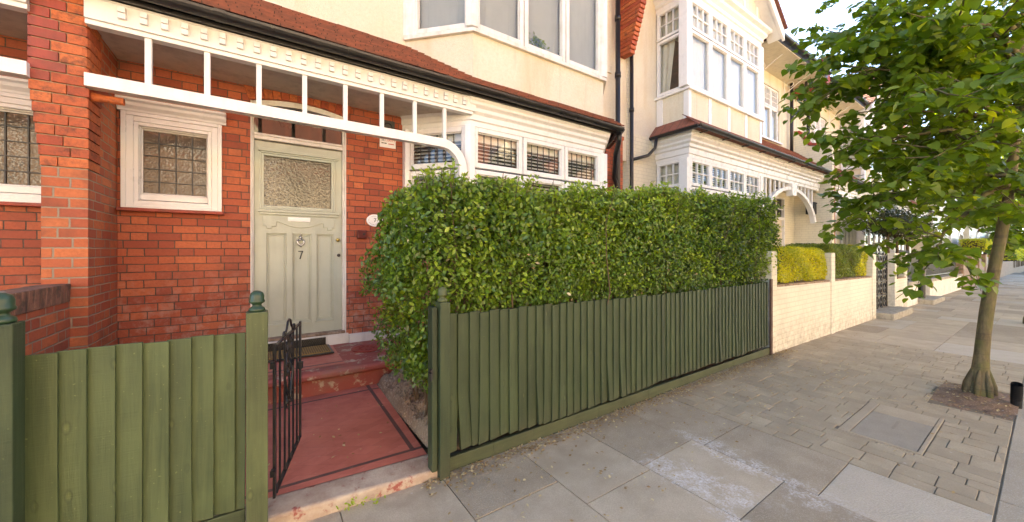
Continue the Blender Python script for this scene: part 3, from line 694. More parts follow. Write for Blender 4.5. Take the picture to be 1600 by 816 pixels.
    for zz, hh, ld in ((2.325, .475, (6, 2)), (1.35, .955, (6, 6))):
        for i in range(3): window(root, (2.035+.715*i, 3.775, zz), (1, 0), .70, hh, fw=.055, fd=.07, lead=ld if zz > 2 else None, blind=('louvre', 'blind_dark', .66 if zz > 2 else 1.), frame='white_gloss')
        window(root, (1.435, 4.355, zz), (.687, -.727), .75, hh, fw=.06, fd=.07, lead=ld if zz > 2 else None, blind=('louvre', 'blind_dark', .66 if zz > 2 else 1.))
        window(root, (4.26, 3.80, zz), (.69, .724), .80, hh, fw=.06, fd=.07, blind=('louvre', 'blind_dark', 1.))
    # eaves: black fascia and soffit, gutter, tiled roof
    mb = MB().box(-1.2, 4.36, 3.635, 3.66, 3.095, 3.165).box(-1.2, 4.36, 3.66, 3.78, 3.132, 3.145)
    mb.hexa([(4.34, 3.64, 3.10), (4.36, 3.64, 3.10), (4.9, 4.4, 3.10), (4.88, 4.4, 3.10)], [(4.34, 3.64, 3.16), (4.36, 3.64, 3.16), (4.9, 4.4, 3.16), (4.88, 4.4, 3.16)])
    mb.build('fascia', 'black_paint', root)
    mb = MB(); gutter(mb, [(-1.2, 3.575, 3.165), (4.40, 3.575, 3.165)]); gutter(mb, [(4.42, 3.60, 3.165), (4.95, 4.30, 3.165)])
    mb.build('gutter', 'black_paint', root)
    def cut(y):
        return (-1.115, 1.43+(4.4-y)*.94+.02 if y > 3.78 else 4.42)
    mb = MB(); tiled_roof(mb, -1.115, 4.42, 3.555, 3.19, 4.42, 3.835, step=.078, cut=cut, th=.019); mb.add([(4.42, 3.56, 3.19), (4.95, 4.4, 3.19), (4.25, 4.4, 3.4), (4.25, 3.8, 3.37)], [(0,1,2,3)])
    mb.prism([(3.60, 3.15), (4.40, 3.76), (4.40, 3.15)], -1.115, 1.42, 'x'); mb.box(1.42, 4.3, 3.62, 3.8, 3.146, 3.19)
    mb.build('porch_roof', 'clay_tile', root)
    # upper storey: pebbledash wall and bay
    up = [(1.43, 4.4), (2.02, 3.775), (4.23, 3.775), (4.82, 4.4)]
    mb = MB(); wall_open(mb, -1.115, 5.55, 3.0, 6.2, 4.4, 4.66, [(-.6, .5, 4.6, 5.9), (1.55, 4.7, 3.95, 5.9)])
    mb.sweep(up, [(0, 3.2), (0, 3.90), (-.16, 3.90), (-.16, 3.2)]); mb.sweep(up, [(0, 5.46), (0, 6.5), (-.16, 6.5), (-.16, 5.46)])
    mb.box(1.5, 4.75, 3.93, 4.4, 6.38, 6.45)
    mb.build('upper_wall', 'pebbledash', root)
    mb = MB(); mb.sweep(up, [(.045, 3.885), (.05, 3.925), (-.02, 3.96), (-.12, 3.96), (-.12, 3.885)])
    for (px, py) in (up[1], up[2]): mb.prism([(px+c*.085, py+s_*.085) for c, s_ in ((-1, .2), (-.35, -.45), (.55, -.45), (1, .1), (.35, .9), (-.3, .9))], 3.95, 5.47, 'z')
    mb.prism([(1.40, 4.399), (1.52, 4.30), (1.58, 4.36), (1.50, 4.45)], 3.95, 5.47, 'z')
    mb.build('bay_sill', 'old_white_paint', root, bevel=.004)
    for i in range(3): window(root, (2.055+.715*i, 3.775, 3.96), (1, 0), .70, 1.5, fw=.06, fd=.07, blind=('slat', 'blind_grey'), frame='old_white_paint')
    window(root, (1.50, 4.33, 3.96), (.687, -.727), .72, 1.5, fw=.06, fd=.07, blind=('slat', 'blind_grey'), frame='old_white_paint')
    window(root, (4.28, 3.82, 3.96), (.69, .724), .74, 1.5, fw=.06, fd=.07, blind=('slat', 'blind_grey'), frame='old_white_paint')
    window(root, (-.6, 4.44, 4.6), (1, 0), 1.1, 1.3, fw=.06, fd=.07, bars=(2, 1), blind=('curtain', 'curtain'))
    MB().box(5.0, 5.12, 4.37, 4.4, 4.5, 4.62).build('air_brick', 'cream_wood', root)
    main_roof(root, -1.115, 5.55, 4.05, 6.2, 8.5, 9.6, 'clay_tile')
    # rear wall so the rooms are enclosed
    MB().box(-1.11, 5.54, 9.6, 9.8, -.1, 6.2, 0).build('rear_wall', 'wall_brick', root)
    # brick margin and cream wall by the downpipes
    MB().box(4.95, 5.40, 4.36, 4.40, 0, 3.35).build('brick_pilaster', 'red_brick', root)
    mb = MB(); mb.box(4.95, 5.42, 4.345, 4.40, 3.351, 3.42); mb.build('pilaster_cap', 'moulded_brick', root, bevel=.006)
    mb = MB(); px = 5.17
    mb.tube([(px, 4.28, 0), (px, 4.28, 6.1)], .042, 12)
    for z in (.9, 2.1, 3.3, 4.4, 5.4): mb.tube([(px, 4.28, z), (px, 4.28, z+.09)], .054, 12)
    mb.build('downpipe', 'black_iron', root, smooth=True); mb = MB()
    mb.tube([(4.46, 3.66, 3.12), (4.50, 3.70, 3.02), (4.60, 3.85, 2.88), (5.02, 4.24, 2.62), (5.12, 4.27, 2.52), (5.17, 4.28, 2.38)], .036, 10)
    mb.build('swan_neck', 'black_iron', root, smooth=True)
    # party fin with corbelled head
    return root

def build_party_pier(root):
    """the party fin: plain shaft, then oversailing courses, then the painted head"""
    mb = MB(); mb.box(-1.222, -1.010, 3.785, 4.66, -.1, 1.917, 0)
    mb.box(-1.200, -1.012, 3.80, 4.66, 1.917, 3.55, 1)
    mb.build('pier_shaft', ['pier_brick', 'pier_brick'], root)
    mb = MB(); red = MB(); mort = MB(); h = .0699; z = 1.919; n = 8
    def course(m, ov, z, split, rnd, y1=4.0):
        x0, x1, y0 = -1.222-ov, -1.008+min(ov*.2, .012)+.003*(split % 2), 3.785-ov*.8
        a = z+.004; b = z+h-.0035
        xs = [x0, x0+(x1-x0)*(.36 if split == 0 else .62 if split == 1 else .5), x1]
        if rnd:
            pts = [(xs[1]+.0035, y0), (x1-.03, y0), (x1-.008, y0+.008), (x1, y0+.03), (x1, y1), (xs[1]+.0035, y1)]; m.prism(pts, a, b, 'z')
        else: m.box(xs[1]+.0025, x1, y0, y1, a, b)
        m2 = red if rnd and m is not red else m
        m2.box(x0, xs[1]-.0025, y0, y1, a, b)
    for i in range(n):
        ov = .0055*(i+1); course(mb, ov, z, i % 3, False); mort.box(-1.222-ov+.012, -1.012, 3.80-ov*.8, 3.99, z-.003, z+h-.002); z += h
    for i in range(13):
        course(mb, .047, z, i % 3, True); mort.box(-1.222-.036, -1.016, 3.80-.040, 3.99, z-.003, z+h-.002); z += h
    c = mb.build('corbel', 'moulded_brick', root, bevel=.0035); o = red.build('painted_quoin', 'red_paint_brick', root, bevel=.0035); o.parent = c
    o = mort.build('bed_joint', 'mortar', root); o.parent = c

houseA = build_house_a(); build_party_pier(houseA)
# corbelled head of the fin between the two bay fronts
mb = MB(); z = 4.86; i = 0
while z < 6.3:
    mb.box(5.36, 5.50, 4.17-.0215*i+random.uniform(-.003, .003), 4.399, z+.003, z+.066); z += .069; i += 1
mb.build('corbel', 'moulded_brick', houseA, bevel=.005)
MB().box(5.551, 5.719, 4.38, 4.66, -.1, 6.3).build('party_strip', 'cream_painted_brick', houseA)
MB().lathe([(.030, -.17), (.034, -.16), (.026, -.1), (.026, 0)], (-.84, 3.82, 2.44), 10, axis='x').build('rail_bracket', 'moulded_brick', houseA)
# the neighbour to the left shares the party fin; its porch mirrors this one
houseL = copy_tree(houseA, None, skip=('pier_shaft', 'corbel', 'painted_quoin', 'bed_joint', 'downpipe', 'swan_neck', 'rail_bracket', 'party_strip', 'brick_pilaster', 'pilaster_cap'))
houseL.scale = (-1, 1, 1); houseL.location.x = -1.150
houseL['label'] = 'red brick house left of the corbelled brick pier, only its leaded hall window in view'

# ------------------------------------------------------------------ the wider cream houses with square bays
def build_house_b():
    X0, X1 = 5.72, 13.6
    root = empty('terraced_house', (13.6, 4.4, 0), 'cream house with square two storey bay, gable and arched white porch', 'house', 'terraced houses along the street')
    B0, B1, YF = 6.445, 9.46, 3.72
    mb = MB(); wall_open(mb, X0, X1, -.2, 3.55, 4.4, 4.66, [(B0+.2, B1-.2, 1.1, 3.1), (10.15, 11.0, 1.5, 2.75), (11.75, 12.75, .3, 2.9)])
    mb.build('ground_wall', 'cream_painted_brick', root)
    mb = MB(); wall_open(mb, X0, X1, 3.55, 6.45, 4.4, 4.66, [(B0+.2, B1-.2, 4.4, 6.0), (10.95, 12.35, 4.42, 5.95)])
    mb.build('upper_wall', 'pebbledash_pale', root)
    path = [(B0, 4.4), (B0, YF), (B1, YF), (B1, 4.4)]
    MB().sweep(path, [(0, -.2), (0, 1.2), (-.2, 1.2), (-.2, -.2)]).build('bay_wall', 'cream_painted_brick', root)
    # white joinery of the lower bay with its deep moulded head
    mb = MB(); mb.sweep(path, [(.05, 1.2), (.05, 1.25), (-.1, 1.27), (-.1, 1.2)])
    long = [(B0, 4.4), (B0, YF), (13.16, YF)]
    mb.sweep(long, [(0, 3.06), (0, 3.13), (.02, 3.14), (.02, 3.24), (.05, 3.26), (.05, 3.31), (.09, 3.34), (.09, 3.38), (.13, 3.42), (.13, 3.46), (.15, 3.47), (.15, 3.52), (-.12, 3.52), (-.12, 3.06)])
    for (px, py) in (path[1], path[2]): mb.box(px-.075, px+.075, py-.014, py+.15, 1.27, 3.06)
    mb.build('bay_surround', 'white_gloss', root, bevel=.004)
    def bay_lights(zl, hl, zt, ht, blind_l, lead, frame):
        w = (B1-B0-.15)/4
        for i in range(4):
            x = B0+.075+w*i
            window(root, (x+.004, YF, zl), (1, 0), w-.008, hl, fw=.055, fd=.07, blind=blind_l, frame=frame)
            window(root, (x+.004, YF, zt), (1, 0), w-.008, ht, fw=.055, fd=.07, bars=(3, 2), bw=.022, frame=frame, blind=blind_l)
        window(root, (B0, 4.38, zl), (0, -1), .53, hl, fw=.05, fd=.07, blind=('drape', 'curtain'), frame=frame)
        window(root, (B0, 4.38, zt), (0, -1), .53, ht, fw=.05, fd=.07, bars=(3, 2), bw=.022, blind=('curtain', 'curtain'), frame=frame)
        window(root, (B1, YF+.16, zl), (0, 1), .50, hl, fw=.05, fd=.07, blind=('curtain', 'curtain'), frame=frame)
        window(root, (B1, YF+.16, zt), (0, 1), .50, ht, fw=.05, fd=.07, bars=(3, 2), bw=.022, blind=('curtain', 'curtain'), frame=frame)
    bay_lights(1.27, 1.27, 2.56, .50, ('louvre', 'blind_dark', 1.), None, 'white_gloss')
    # panelled pebbledash band, sill, upper lights, cornice
    MB().sweep(path, [(-.012, 3.56), (-.012, 4.32), (-.16, 4.32), (-.16, 3.56)]).build('bay_panel', 'pebbledash_pale', root)
    mb = MB(); mb.sweep(path, [(.045, 4.31), (.05, 4.345), (0, 4.38), (-.12, 4.38), (-.12, 4.31)])
    w = (B1-B0)/4
    for i in range(5):
        x = B0+w*i; k = .085 if i in (0, 4) else .05
        mb.box(max(B0-.002, x-k), min(B1+.002, x+k), YF-.006, YF+.1, 3.58, 4.31)
    mb.box(B0-.006, B0+.1, 4.25, 4.38, 3.58, 4.31)
    for (px, py) in (path[1], path[2]): mb.box(px-.075, px+.075, py-.014, py+.15, 4.38, 6.02)
    mb.sweep(path, [(0, 6.02), (0, 6.10), (.03, 6.12), (.03, 6.18), (.09, 6.24), (.09, 6.29), (.16, 6.33), (.16, 6.40), (-.12, 6.40), (-.12, 6.02)])
    mb.build('bay_cornice', 'white_gloss', root, bevel=.004)
    bay_lights(4.38, 1.07, 5.47, .55, ('curtain', 'blind_white'), None, 'white_gloss')
    # gable
    gx, gw, ge, gp, YG = (B0+B1)/2, (B1-B0)/2+.42, 6.42, 7.95, 3.42
    sl = (gp-ge)/gw
    MB().prism([(gx-gw+.15, ge), (gx+gw-.15, ge), (gx, gp-.12)], YF-.02, YF+.1, 'y').build('gable_wall', 'pebbledash_pale', root)
    mb = MB()
    for sx in (-1, 1):
        q = [(gx+sx*(gw+.02), ge-.25), (gx+sx*(gw+.02), ge-.02), (gx, gp+.06), (gx, gp-.20)]
        mb.prism(q, YG-.0, YG+.05, 'y'); mb.prism([(gx+sx*(gw-.02), ge-.20), (gx+sx*(gw-.02), ge-.03), (gx, gp+.03), (gx, gp-.12)], YG+.055, YF+.02, 'y')
    for i in range(5): mb.box(gx-1.2+.6*i-.04, gx-1.2+.6*i+.04, YF-.04, YF-.021, ge, ge+sl*(gw-abs(-1.2+.6*i))-.2)
    mb.build('bargeboard', 'white_paint', root, bevel=.004)
    mb = MB()
    for sx in (-1, 1):
        n = 18
        for i in range(n):
            a, b = i/n, (i+1.08)/n; xa, xb = gx+sx*(gw+.06)*(1-a), gx+sx*(gw+.06)*(1-min(b, 1)); za, zb = ge+(gp+.07-ge)*a+.02, ge+(gp+.07-ge)*min(b, 1)+.01
            mb.hexa([(xa, YG-.05, za), (xb, YG-.05, zb), (xb, 8.0, zb), (xa, 8.0, za)], [(xa, YG-.05, za+.035), (xb, YG-.05, zb+.02), (xb, 8.0, zb+.02), (xa, 8.0, za+.035)])
    mb.build('gable_roof', 'clay_tile', root)
    # skirt roof over bay and porch, black gutter with brackets
    mb = MB(); tiled_roof(mb, B0-.18, 9.47, 3.46, 3.56, 3.73, 3.81, step=.09)
    tiled_roof(mb, 9.47, 13.44, 3.46, 3.56, 4.42, 4.39, step=.09)
    mb.hexa([(B0-.2, 3.46, 3.55), (B0-.19, 3.46, 3.55), (B0-.19, 4.4, 3.55), (B0-.2, 4.4, 3.55)], [(B0-.2, 3.46, 3.58), (B0, 3.72, 3.80), (B0, 4.4, 3.80), (B0-.2, 4.4, 3.58)])
    mb.prism([(3.50, 3.53), (4.40, 4.31), (4.40, 3.53)], 9.47, 13.2, 'x'); mb.box(B0-.15, 13.2, 3.50, 3.74, 3.525, 3.56)
    mb.build('porch_roof', 'clay_tile', root)
    mb = MB(); gutter(mb, [(B0-.24, 3.42, 3.55), (13.25, 3.42, 3.55)], r=.052); gutter(mb, [(B0-.24, 4.35, 3.53), (B0-.24, 3.40, 3.55)], r=.052)
    for i in range(9): mb.box(B0+.1+i*.8, B0+.13+i*.8, 3.43, 3.60, 3.485, 3.50)
    mb.build('gutter', 'black_paint', root)
    # arched porch brace with keystone and spindles
    mb = MB(); ax0, ax1 = 9.55, 12.95; cx = (ax0+ax1)/2; R = 1.72; zt = 2.98
    def ap(t, r): return (cx+r*math.sin(t)*(1.0), zt-R*.62+r*.62*math.cos(t)) 
    n = 26; tm = 1.36
    for i in range(n):
        t0, t1 = -tm+2*tm*i/n, -tm+2*tm*(i+1)/n
        q = [ap(t0, R-.13), ap(t1, R-.13), ap(t1, R), ap(t0, R)]
        mb.prism(q, YF-.02, YF+.09, 'y')
    mb.prism([(cx-.12, zt-.22), (cx+.12, zt-.22), (cx+.17, 3.06), (cx-.17, 3.06)], YF-.05, YF+.10, 'y')
    for sx in (-1, 1):
        for k in range(5):
            x = cx+sx*(.45+.26*k); u = (x-cx)/R; z = zt-R*.62+R*.62*math.sqrt(max(0, 1-u*u))-.02
            mb.box(x-.022, x+.022, YF+.02, YF+.06, z, 3.06)
    mb.build('porch_arch', 'white_gloss', root, bevel=.003)
    MB().box(9.46, 13.45, 3.80, 4.4, 3.06, 3.1).build('porch_ceiling', 'cream_wood', root)
    # hall window, door and fanlight inside the porch
    window(root, (10.15, 4.42, 1.5), (1, 0), .85, 1.25, fw=.08, fd=.07, lead=(4, 5), pane='hammered_glass')
    mb = MB(); mb.sweep([(10.02, 4.4), (11.13, 4.4)], [(0, 2.76), (.06, 2.78), (.06, 2.83), (.12, 2.88), (.12, 2.92), (0, 2.94)]); mb.box(10.05, 10.15, 4.34, 4.4, 1.5, 2.76).box(11.0, 11.10, 4.34, 4.4, 1.5, 2.76).box(10.02, 11.13, 4.30, 4.40, 1.42, 1.5)
    mb.build('architrave', 'white_gloss', root, bevel=.004)
    d = MB(); d.box(11.80, 12.70, 4.46, 4.50, .3, 2.25)
    z = .9
    while z < 2.15: d.hexa([(11.9, 4.445, z), (12.6, 4.445, z), (12.6, 4.46, z), (11.9, 4.46, z)], [(11.9, 4.43, z+.02), (12.6, 4.43, z+.02), (12.6, 4.46, z+.035), (11.9, 4.46, z+.035)]); z += .055
    d = d.build('door', 'cream_wood', root, bevel=.003)
    mb = MB().box(11.75, 11.80, 4.40, 4.5, .3, 2.9).box(12.70, 12.75, 4.40, 4.5, .3, 2.9).box(11.80, 12.70, 4.40, 4.5, 2.25, 2.33).box(12.235, 12.265, 4.43, 4.47, 2.33, 2.85).box(11.80, 12.70, 4.43, 4.47, 2.55, 2.58).box(11.80, 12.70, 4.40, 4.5, 2.85, 2.9)
    fr = mb.build('door_frame', 'white_gloss', root, bevel=.004)
    o = MB().box(11.80, 12.70, 4.475, 4.48, 2.33, 2.85).build('fanlight', 'dark_glass', root); o.parent = fr
    # upper window beside the bay under deep bracketed eaves
    for i in range(3):
        window(root, (10.95+.467*i, 4.43, 4.42), (1, 0), .463, .98, fw=.05, fd=.07, blind=('curtain', 'blind_white'))
        window(root, (10.95+.467*i, 4.43, 5.41), (1, 0), .463, .54, fw=.05, fd=.07, bars=(3, 3), bw=.02, blind=('curtain', 'curtain'))
    MB().box(10.90, 12.40, 4.33, 4.42, 4.40, 4.45).build('window_sill', 'white_gloss', root, bevel=.005)
    mb = MB().box(9.9, 13.45, 3.62, 4.4, 6.30, 6.35); mb.build('eaves_soffit', 'cream_wood', root)
    mb = MB().box(9.9, 13.45, 3.60, 3.625, 6.32, 6.45); gutter(mb, [(9.9, 3.54, 6.46), (13.5, 3.54, 6.46)], r=.055)
    mb.build('eaves_gutter', 'black_paint', root)
    for x in (10.75, 12.6):
        mb = MB(); mb.tube([(x, 4.38, 5.75), (x, 4.3, 5.95), (x, 4.05, 6.12), (x, 3.75, 6.28)], .012, 6)
        mb.tube([(x, 4.22+.08*math.cos(t), 6.16+.08*math.sin(t)) for t in [i*.6 for i in range(11)]], .009, 6)
        mb.tube([(x, 4.36, 5.7), (x, 4.36, 6.3)], .012, 6)
        mb.build('eaves_bracket', 'white_paint', root)
    mb = MB(); mb.tube([(12.95, 4.30, 6.30), (12.95, 4.30, 3.9)], .045, 10); mb.tube([(13.15, 4.0, 6.4), (13.15, 4.05, 5.6), (12.98, 4.28, 5.35), (12.95, 4.30, 5.2)], .035, 8)
    mb.build('downpipe', 'black_iron', root, smooth=True); mb = MB()
    mb.tube([(11.35, 4.1, 3.06), (11.37, 4.15, 2.92), (11.42, 4.28, 2.86), (11.45, 4.31, 2.75), (11.45, 4.31, 0)], .036, 10)
    for z in (1.4, 2.3): mb.tube([(11.45, 4.31, z), (11.45, 4.31, z+.07)], .046, 10)
    mb.build('downpipe', 'black_iron', root, smooth=True); mb = MB()
    mb.tube([(5.60, 4.32, 0), (5.60, 4.32, 5.35)], .034, 10)
    for z in (1.0, 2.4, 3.9): mb.tube([(5.60, 4.32, z), (5.60, 4.32, z+.07)], .044, 10)
    mb.tube([(6.18, 4.2, 3.50), (6.16, 4.22, 3.30), (6.05, 4.29, 3.16), (5.60, 4.32, 3.02)], .03, 8)
    mb.build('downpipe', 'black_iron', root, smooth=True)
    mb = MB(); mb.box(12.5, 12.58, 4.3, 4.4, 2.42, 2.5)
    main_roof(root, X0-.1, X1, 3.66, 6.47, 8.6, 10.1, 'clay_tile')
    MB().box(X0, X1-.01, 9.9, 10.1, -.3, 6.4).build('rear_wall', 'wall_brick', root)
    return root
houseB = build_house_b()
# the fin between the paired porches: painted, with a red coping that steps down to the street; red brick return on the far side
mb = MB(); mb.prism([(3.50, -.3), (4.66, -.3), (4.66, 4.97), (4.3, 4.90), (4.05, 4.48), (3.50, 4.36)], 13.45, 13.64, 'x'); mb.build('party_fin', 'cream_painted_brick', houseB)
mb = MB(); mb.prism([(3.47, 4.365), (4.04, 4.485), (4.28, 4.905), (4.66, 4.975), (4.66, 5.04), (4.25, 4.975), (3.99, 4.55), (3.47, 4.43)], 13.42, 13.67, 'x'); mb.build('fin_coping', 'red_paint_brick', houseB)
MB().box(13.641, 13.75, 3.505, 4.4, -.2, 4.3).build('brick_return', 'pier_brick', houseB)
# party parapet through the roof and the chimney stack over it
mb = MB(); mb.prism([(3.62, 6.0), (8.6, 6.0), (8.6, 10.45), (4.1, 7.0), (3.62, 6.95)], 13.46, 13.74, 'x'); mb.build('parapet', 'red_paint_brick', houseB)
mb = MB(); mb.box(13.1, 14.0, 6.4, 7.3, 7.5, 11.3).box(13.05, 14.05, 6.35, 7.35, 10.9, 11.05)
st = mb.build('chimney', 'wall_brick', houseB)
mb = MB()
for i in range(3): mb.lathe([(.10, 0), (.12, .05), (.10, .1), (.09, .45), (.11, .5)], (13.27+.28*i, 6.85, 11.3), 12)
o = mb.build('chimney_pot', 'roof_ridge', houseB); o.parent = st
SK = ('party_fin', 'fin_coping', 'brick_return', 'parapet', 'chimney', 'chimney_pot')
row = [(27.35, -1, 'cream house past the red parapet, its arched porch and tall bay half hidden by leaves', SK, 13.62),
       (29.46, 1, 'pale terraced house with white bay behind the black railings', (), 29.46),
       (29.50, -1, 'pale terraced house behind the brown brick garden wall', SK, 29.50),
       (45.3, 1, 'pale terraced house farthest along the row', (), 45.3),
       (45.34, -1, 'pale terraced house at the vanishing end of the row', SK, 45.34),
       (61.2, 1, 'pale gabled house glimpsed past the trunk near the street end', (), 61.2), (61.24, -1, 'pale gabled house closing the view down the street', SK, 61.24),
       (77.1, 1, 'last gabled house of the row, far beyond the trunk', (), 77.1)]
for (x, s, lab, sk, loc) in row:
    h = copy_tree(houseB, None, skip=sk); h.location.x = loc; h.scale = (s, 1, 1); h.location.z = -.0135*(loc-13.6)*.6; h['label'] = lab

# the row across the road, seen only in the window glass
def house_across(x, mat, label, first=None):
    r = empty('facing_house', (x, -11.5, 0), label, 'house', 'terraced houses across the road')
    mb = MB(); mb.box(x-3.4, x+3.4, -18, -11.5, -.2, 6.2); mb.prism([(x-3.2, 6.2), (x-.2, 6.2), (x-1.7, 8.2)], -14, -11.45, 'y'); mb.build('wall', mat, r)
    mb = MB(); mb.prism([(-11.2, 6.15), (-18.3, 6.15), (-14.7, 9.6)], x-3.4, x+3.4, 'x'); mb.build('roof', 'clay_tile', r)
    mb = MB(); mb.box(x-3.0, x-.4, -11.5, -10.8, -.2, 1.1).box(x-3.0, x-.4, -11.5, -10.8, 2.7, 3.7).box(x-3.0, x-.4, -11.5, -10.8, 5.3, 6.2)
    mb.box(x-3.3, x-.1, -11.4, -10.7, 6.2, 6.35); mb.build('bay', 'white_paint', r)
    for z in (1.1, 3.7):
        w = MB(); w.box(x-2.95, x-.45, -10.86, -10.80, z, z+.08).box(x-2.95, x-.45, -10.86, -10.8, z+1.5, z+1.6)
        for i in range(5): w.box(x-2.95+.61*i, x-2.89+.61*i, -10.86, -10.8, z+.08, z+1.5)
        w = w.build('window', 'white_paint', r); o = MB().box(x-2.9, x-.5, -10.9, -10.88, z, z+1.6).build('pane', 'dark_glass', r); o.parent = w
    w = MB().box(x+.7, x+2.3, -11.48, -11.42, 3.9, 5.6).build('window', 'white_paint', r); o = MB().box(x+.8, x+2.2, -11.43, -11.41, 4.0, 5.5).build('pane', 'dark_glass', r); o.parent = w
    MB().box(x+1.0, x+2.0, -11.48, -11.42, 0, 2.2).build('door', 'black_paint', r)
    return r
for i in range(7):
    house_across(-13+6.8*i, ('pebbledash', 'yellow_stock_brick')[i % 2], 'house across the road with white bay and gable, '+('cream render', 'stock brick')[i % 2], None)
# ------------------------------------------------------------------ setting: ground, road, pavement
def structure(o): o['kind'] = 'structure'; return o
mb = MB()
for x0, x1 in ((-300, 4.5), (4.5, 60), (60, 400)): mb.poly([(x0, -300, -.30), (x1, -300, -.30), (x1, 300, -.30), (x0, 300, -.30)])
structure(mb.build('ground', 'garden_ground', drop=True))
mb = MB()
for x0, x1 in ((-40, 4.5), (4.5, 120)): mb.poly([(x0, -7.3, -.12), (x1, -7.3, -.12), (x1, -.16, -.12), (x0, -.16, -.12)])
structure(mb.build('road', 'asphalt', drop=True))
mb = MB(); x = -12.0
while x < 60:
    w = .9; mb.box(x+.004, x+w-.004, -.155, .154, -.3, 0.0); x += w
structure(mb.build('kerb', 'kerb_granite', drop=True, bevel=.004))
mb = MB()
for x0, x1 in ((-40, 4.5), (4.5, 120)): mb.box(x0, x1, -11.5, -7.3, -.3, .0)
structure(mb.build('far_pavement', 'slab_plain', drop=True))
# sand bed the slabs and setts lie on
mb = MB()
for x0, x1 in ((-12, 4.5), (4.5, 60)): mb.box(x0, x1, -.16, 2.4, -.29, -.008)
structure(mb.build('pavement_bed', 'joint_sand', drop=True))
mb = MB()
def slab(x0, x1, y0, y1, m):
    g = .0026; t = [random.uniform(-.002, .002) for _ in range(4)]
    mb.hexa([(x0+g, y0+g, -.06), (x1-g, y0+g, -.06), (x1-g, y1-g, -.06), (x0+g, y1-g, -.06)],
            [(x0+g, y0+g, t[0]), (x1-g, y0+g, t[1]), (x1-g, y1-g, t[2]), (x0+g, y1-g, t[3])], m)
fixed = {3: [(.16, .72, 2), (.72, 1.35, 1), (1.35, 2.10, 1)], 2: [(.16, .30, 0), (.30, .875, 1), (.875, 1.44, 0), (1.44, 2.10, 1)],
         1: [(.16, .76, 0), (.76, 1.39, 0), (1.39, 2.10, 0)], 0: [(.16, .50, 1), (.50, 1.10, 0), (1.10, 1.62, 0), (1.62, 2.10, 1)]}
for k in range(-16, 4):
    x1 = 3.08-.55*(3-k); x0 = x1-.55
    rows = fixed.get(k)
    if not rows:
        y = .16; rows = []
        while y < 2.05:
            h = random.choice((.5, .6, .7)); y2 = min(2.10, y+h); y2 = 2.10 if y2 > 1.85 else y2
            rows.append((y, y2, random.choice((0, 0, 1)))); y = y2
    for a, b, m in rows: slab(x0, x1, a, b, m)
x = 7.72
while x < 52:
    w = random.choice((.6, .75, .9)); y = .16
    while y < 2.05:
        h = random.choice((.45, .6, .75)); y2 = y+h; y2 = 2.10 if y2 > 1.82 else y2
        slab(x, x+w, y, y2, random.choice((0, 0, 0, 1, 2))); y = y2
    x += w
structure(mb.build('pavement', ['slab_plain', 'slab_aggregate', 'slab_pale'], drop=True, bevel=.002))
# the square of stone setts with its tree pit and inspection cover
PIT = (4.93, 5.92, .15, .62); CV = (3.60, 4.50, .47, .91)
mb = MB(); r = 0
xx = [3.085]
while xx[-1] < 7.70: xx.append(min(7.72, xx[-1]+random.choice((.10, .15, .16, .105, .13, .19))))
for xa, xb in zip(xx, xx[1:]):
    y = .16-random.random()*.12; r += 1; wide = xb-xa
    while y < 2.09:
        ln = random.choice((.15, .17, .20)) if wide > .14 else random.choice((.18, .21, .24))
        a, b = max(.16, y), min(2.10, y+ln); y += ln
        if b-a < .03: continue
        boxes = [(xa, xb, a, b)]
        for (px0, px1, py0, py1) in (PIT, CV):
            nb = []
            for (q0, q1, s0, s1) in boxes:
                if q1 <= px0 or q0 >= px1 or s1 <= py0 or s0 >= py1: nb.append((q0, q1, s0, s1)); continue
                if q0 < px0-.03: nb.append((q0, px0, s0, s1))
                if q1 > px1+.03: nb.append((px1, q1, s0, s1))
                c0, c1 = max(q0, px0), min(q1, px1)
                if s0 < py0-.03: nb.append((c0, c1, s0, py0))
                if s1 > py1+.03: nb.append((c0, c1, py1, s1))
            boxes = nb
        for (q0, q1, s0, s1) in boxes:
            g = random.uniform(.0014, .0026); sink = -.003*math.exp(-((q0-5.0)**2/.5+(s0-.75)**2/.15)); t = [random.uniform(-.003, .003)+sink for _ in range(4)]
            mb.hexa([(q0+g, s0+g, -.05), (q1-g, s0+g, -.05), (q1-g, s1-g, -.05), (q0+g, s1-g, -.05)], [(q0+g, s0+g, t[0]), (q1-g, s0+g, t[1]), (q1-g, s1-g, t[2]), (q0+g, s1-g, t[3])], 0)
structure(mb.build('sett_paving', 'paver', drop=True, bevel=.0035))
bm_ = MB(); n = 22                              # mounded soil round the trunk
def pitz(x, y):
    e = min(x-PIT[0], PIT[1]-x, y-PIT[2], PIT[3]-y); d = math.hypot(x-5.48, y-.37)
    return -.012+.06*math.exp(-(d/.28)**2)+.014*math.sin(x*31+y*17)*math.sin(y*41) * min(1, max(0, e)*12)
pts = [(PIT[0]+(PIT[1]-PIT[0])*i/n, PIT[2]+(PIT[3]-PIT[2])*j/n) for j in range(n+1) for i in range(n+1)]
bm_.add([(x, y, pitz(x, y)) for x, y in pts], [(j*(n+1)+i, j*(n+1)+i+1, (j+1)*(n+1)+i+1, (j+1)*(n+1)+i) for j in range(n) for i in range(n)])
structure(bm_.build('tree_pit', 'pit_soil', drop=True, smooth=True))

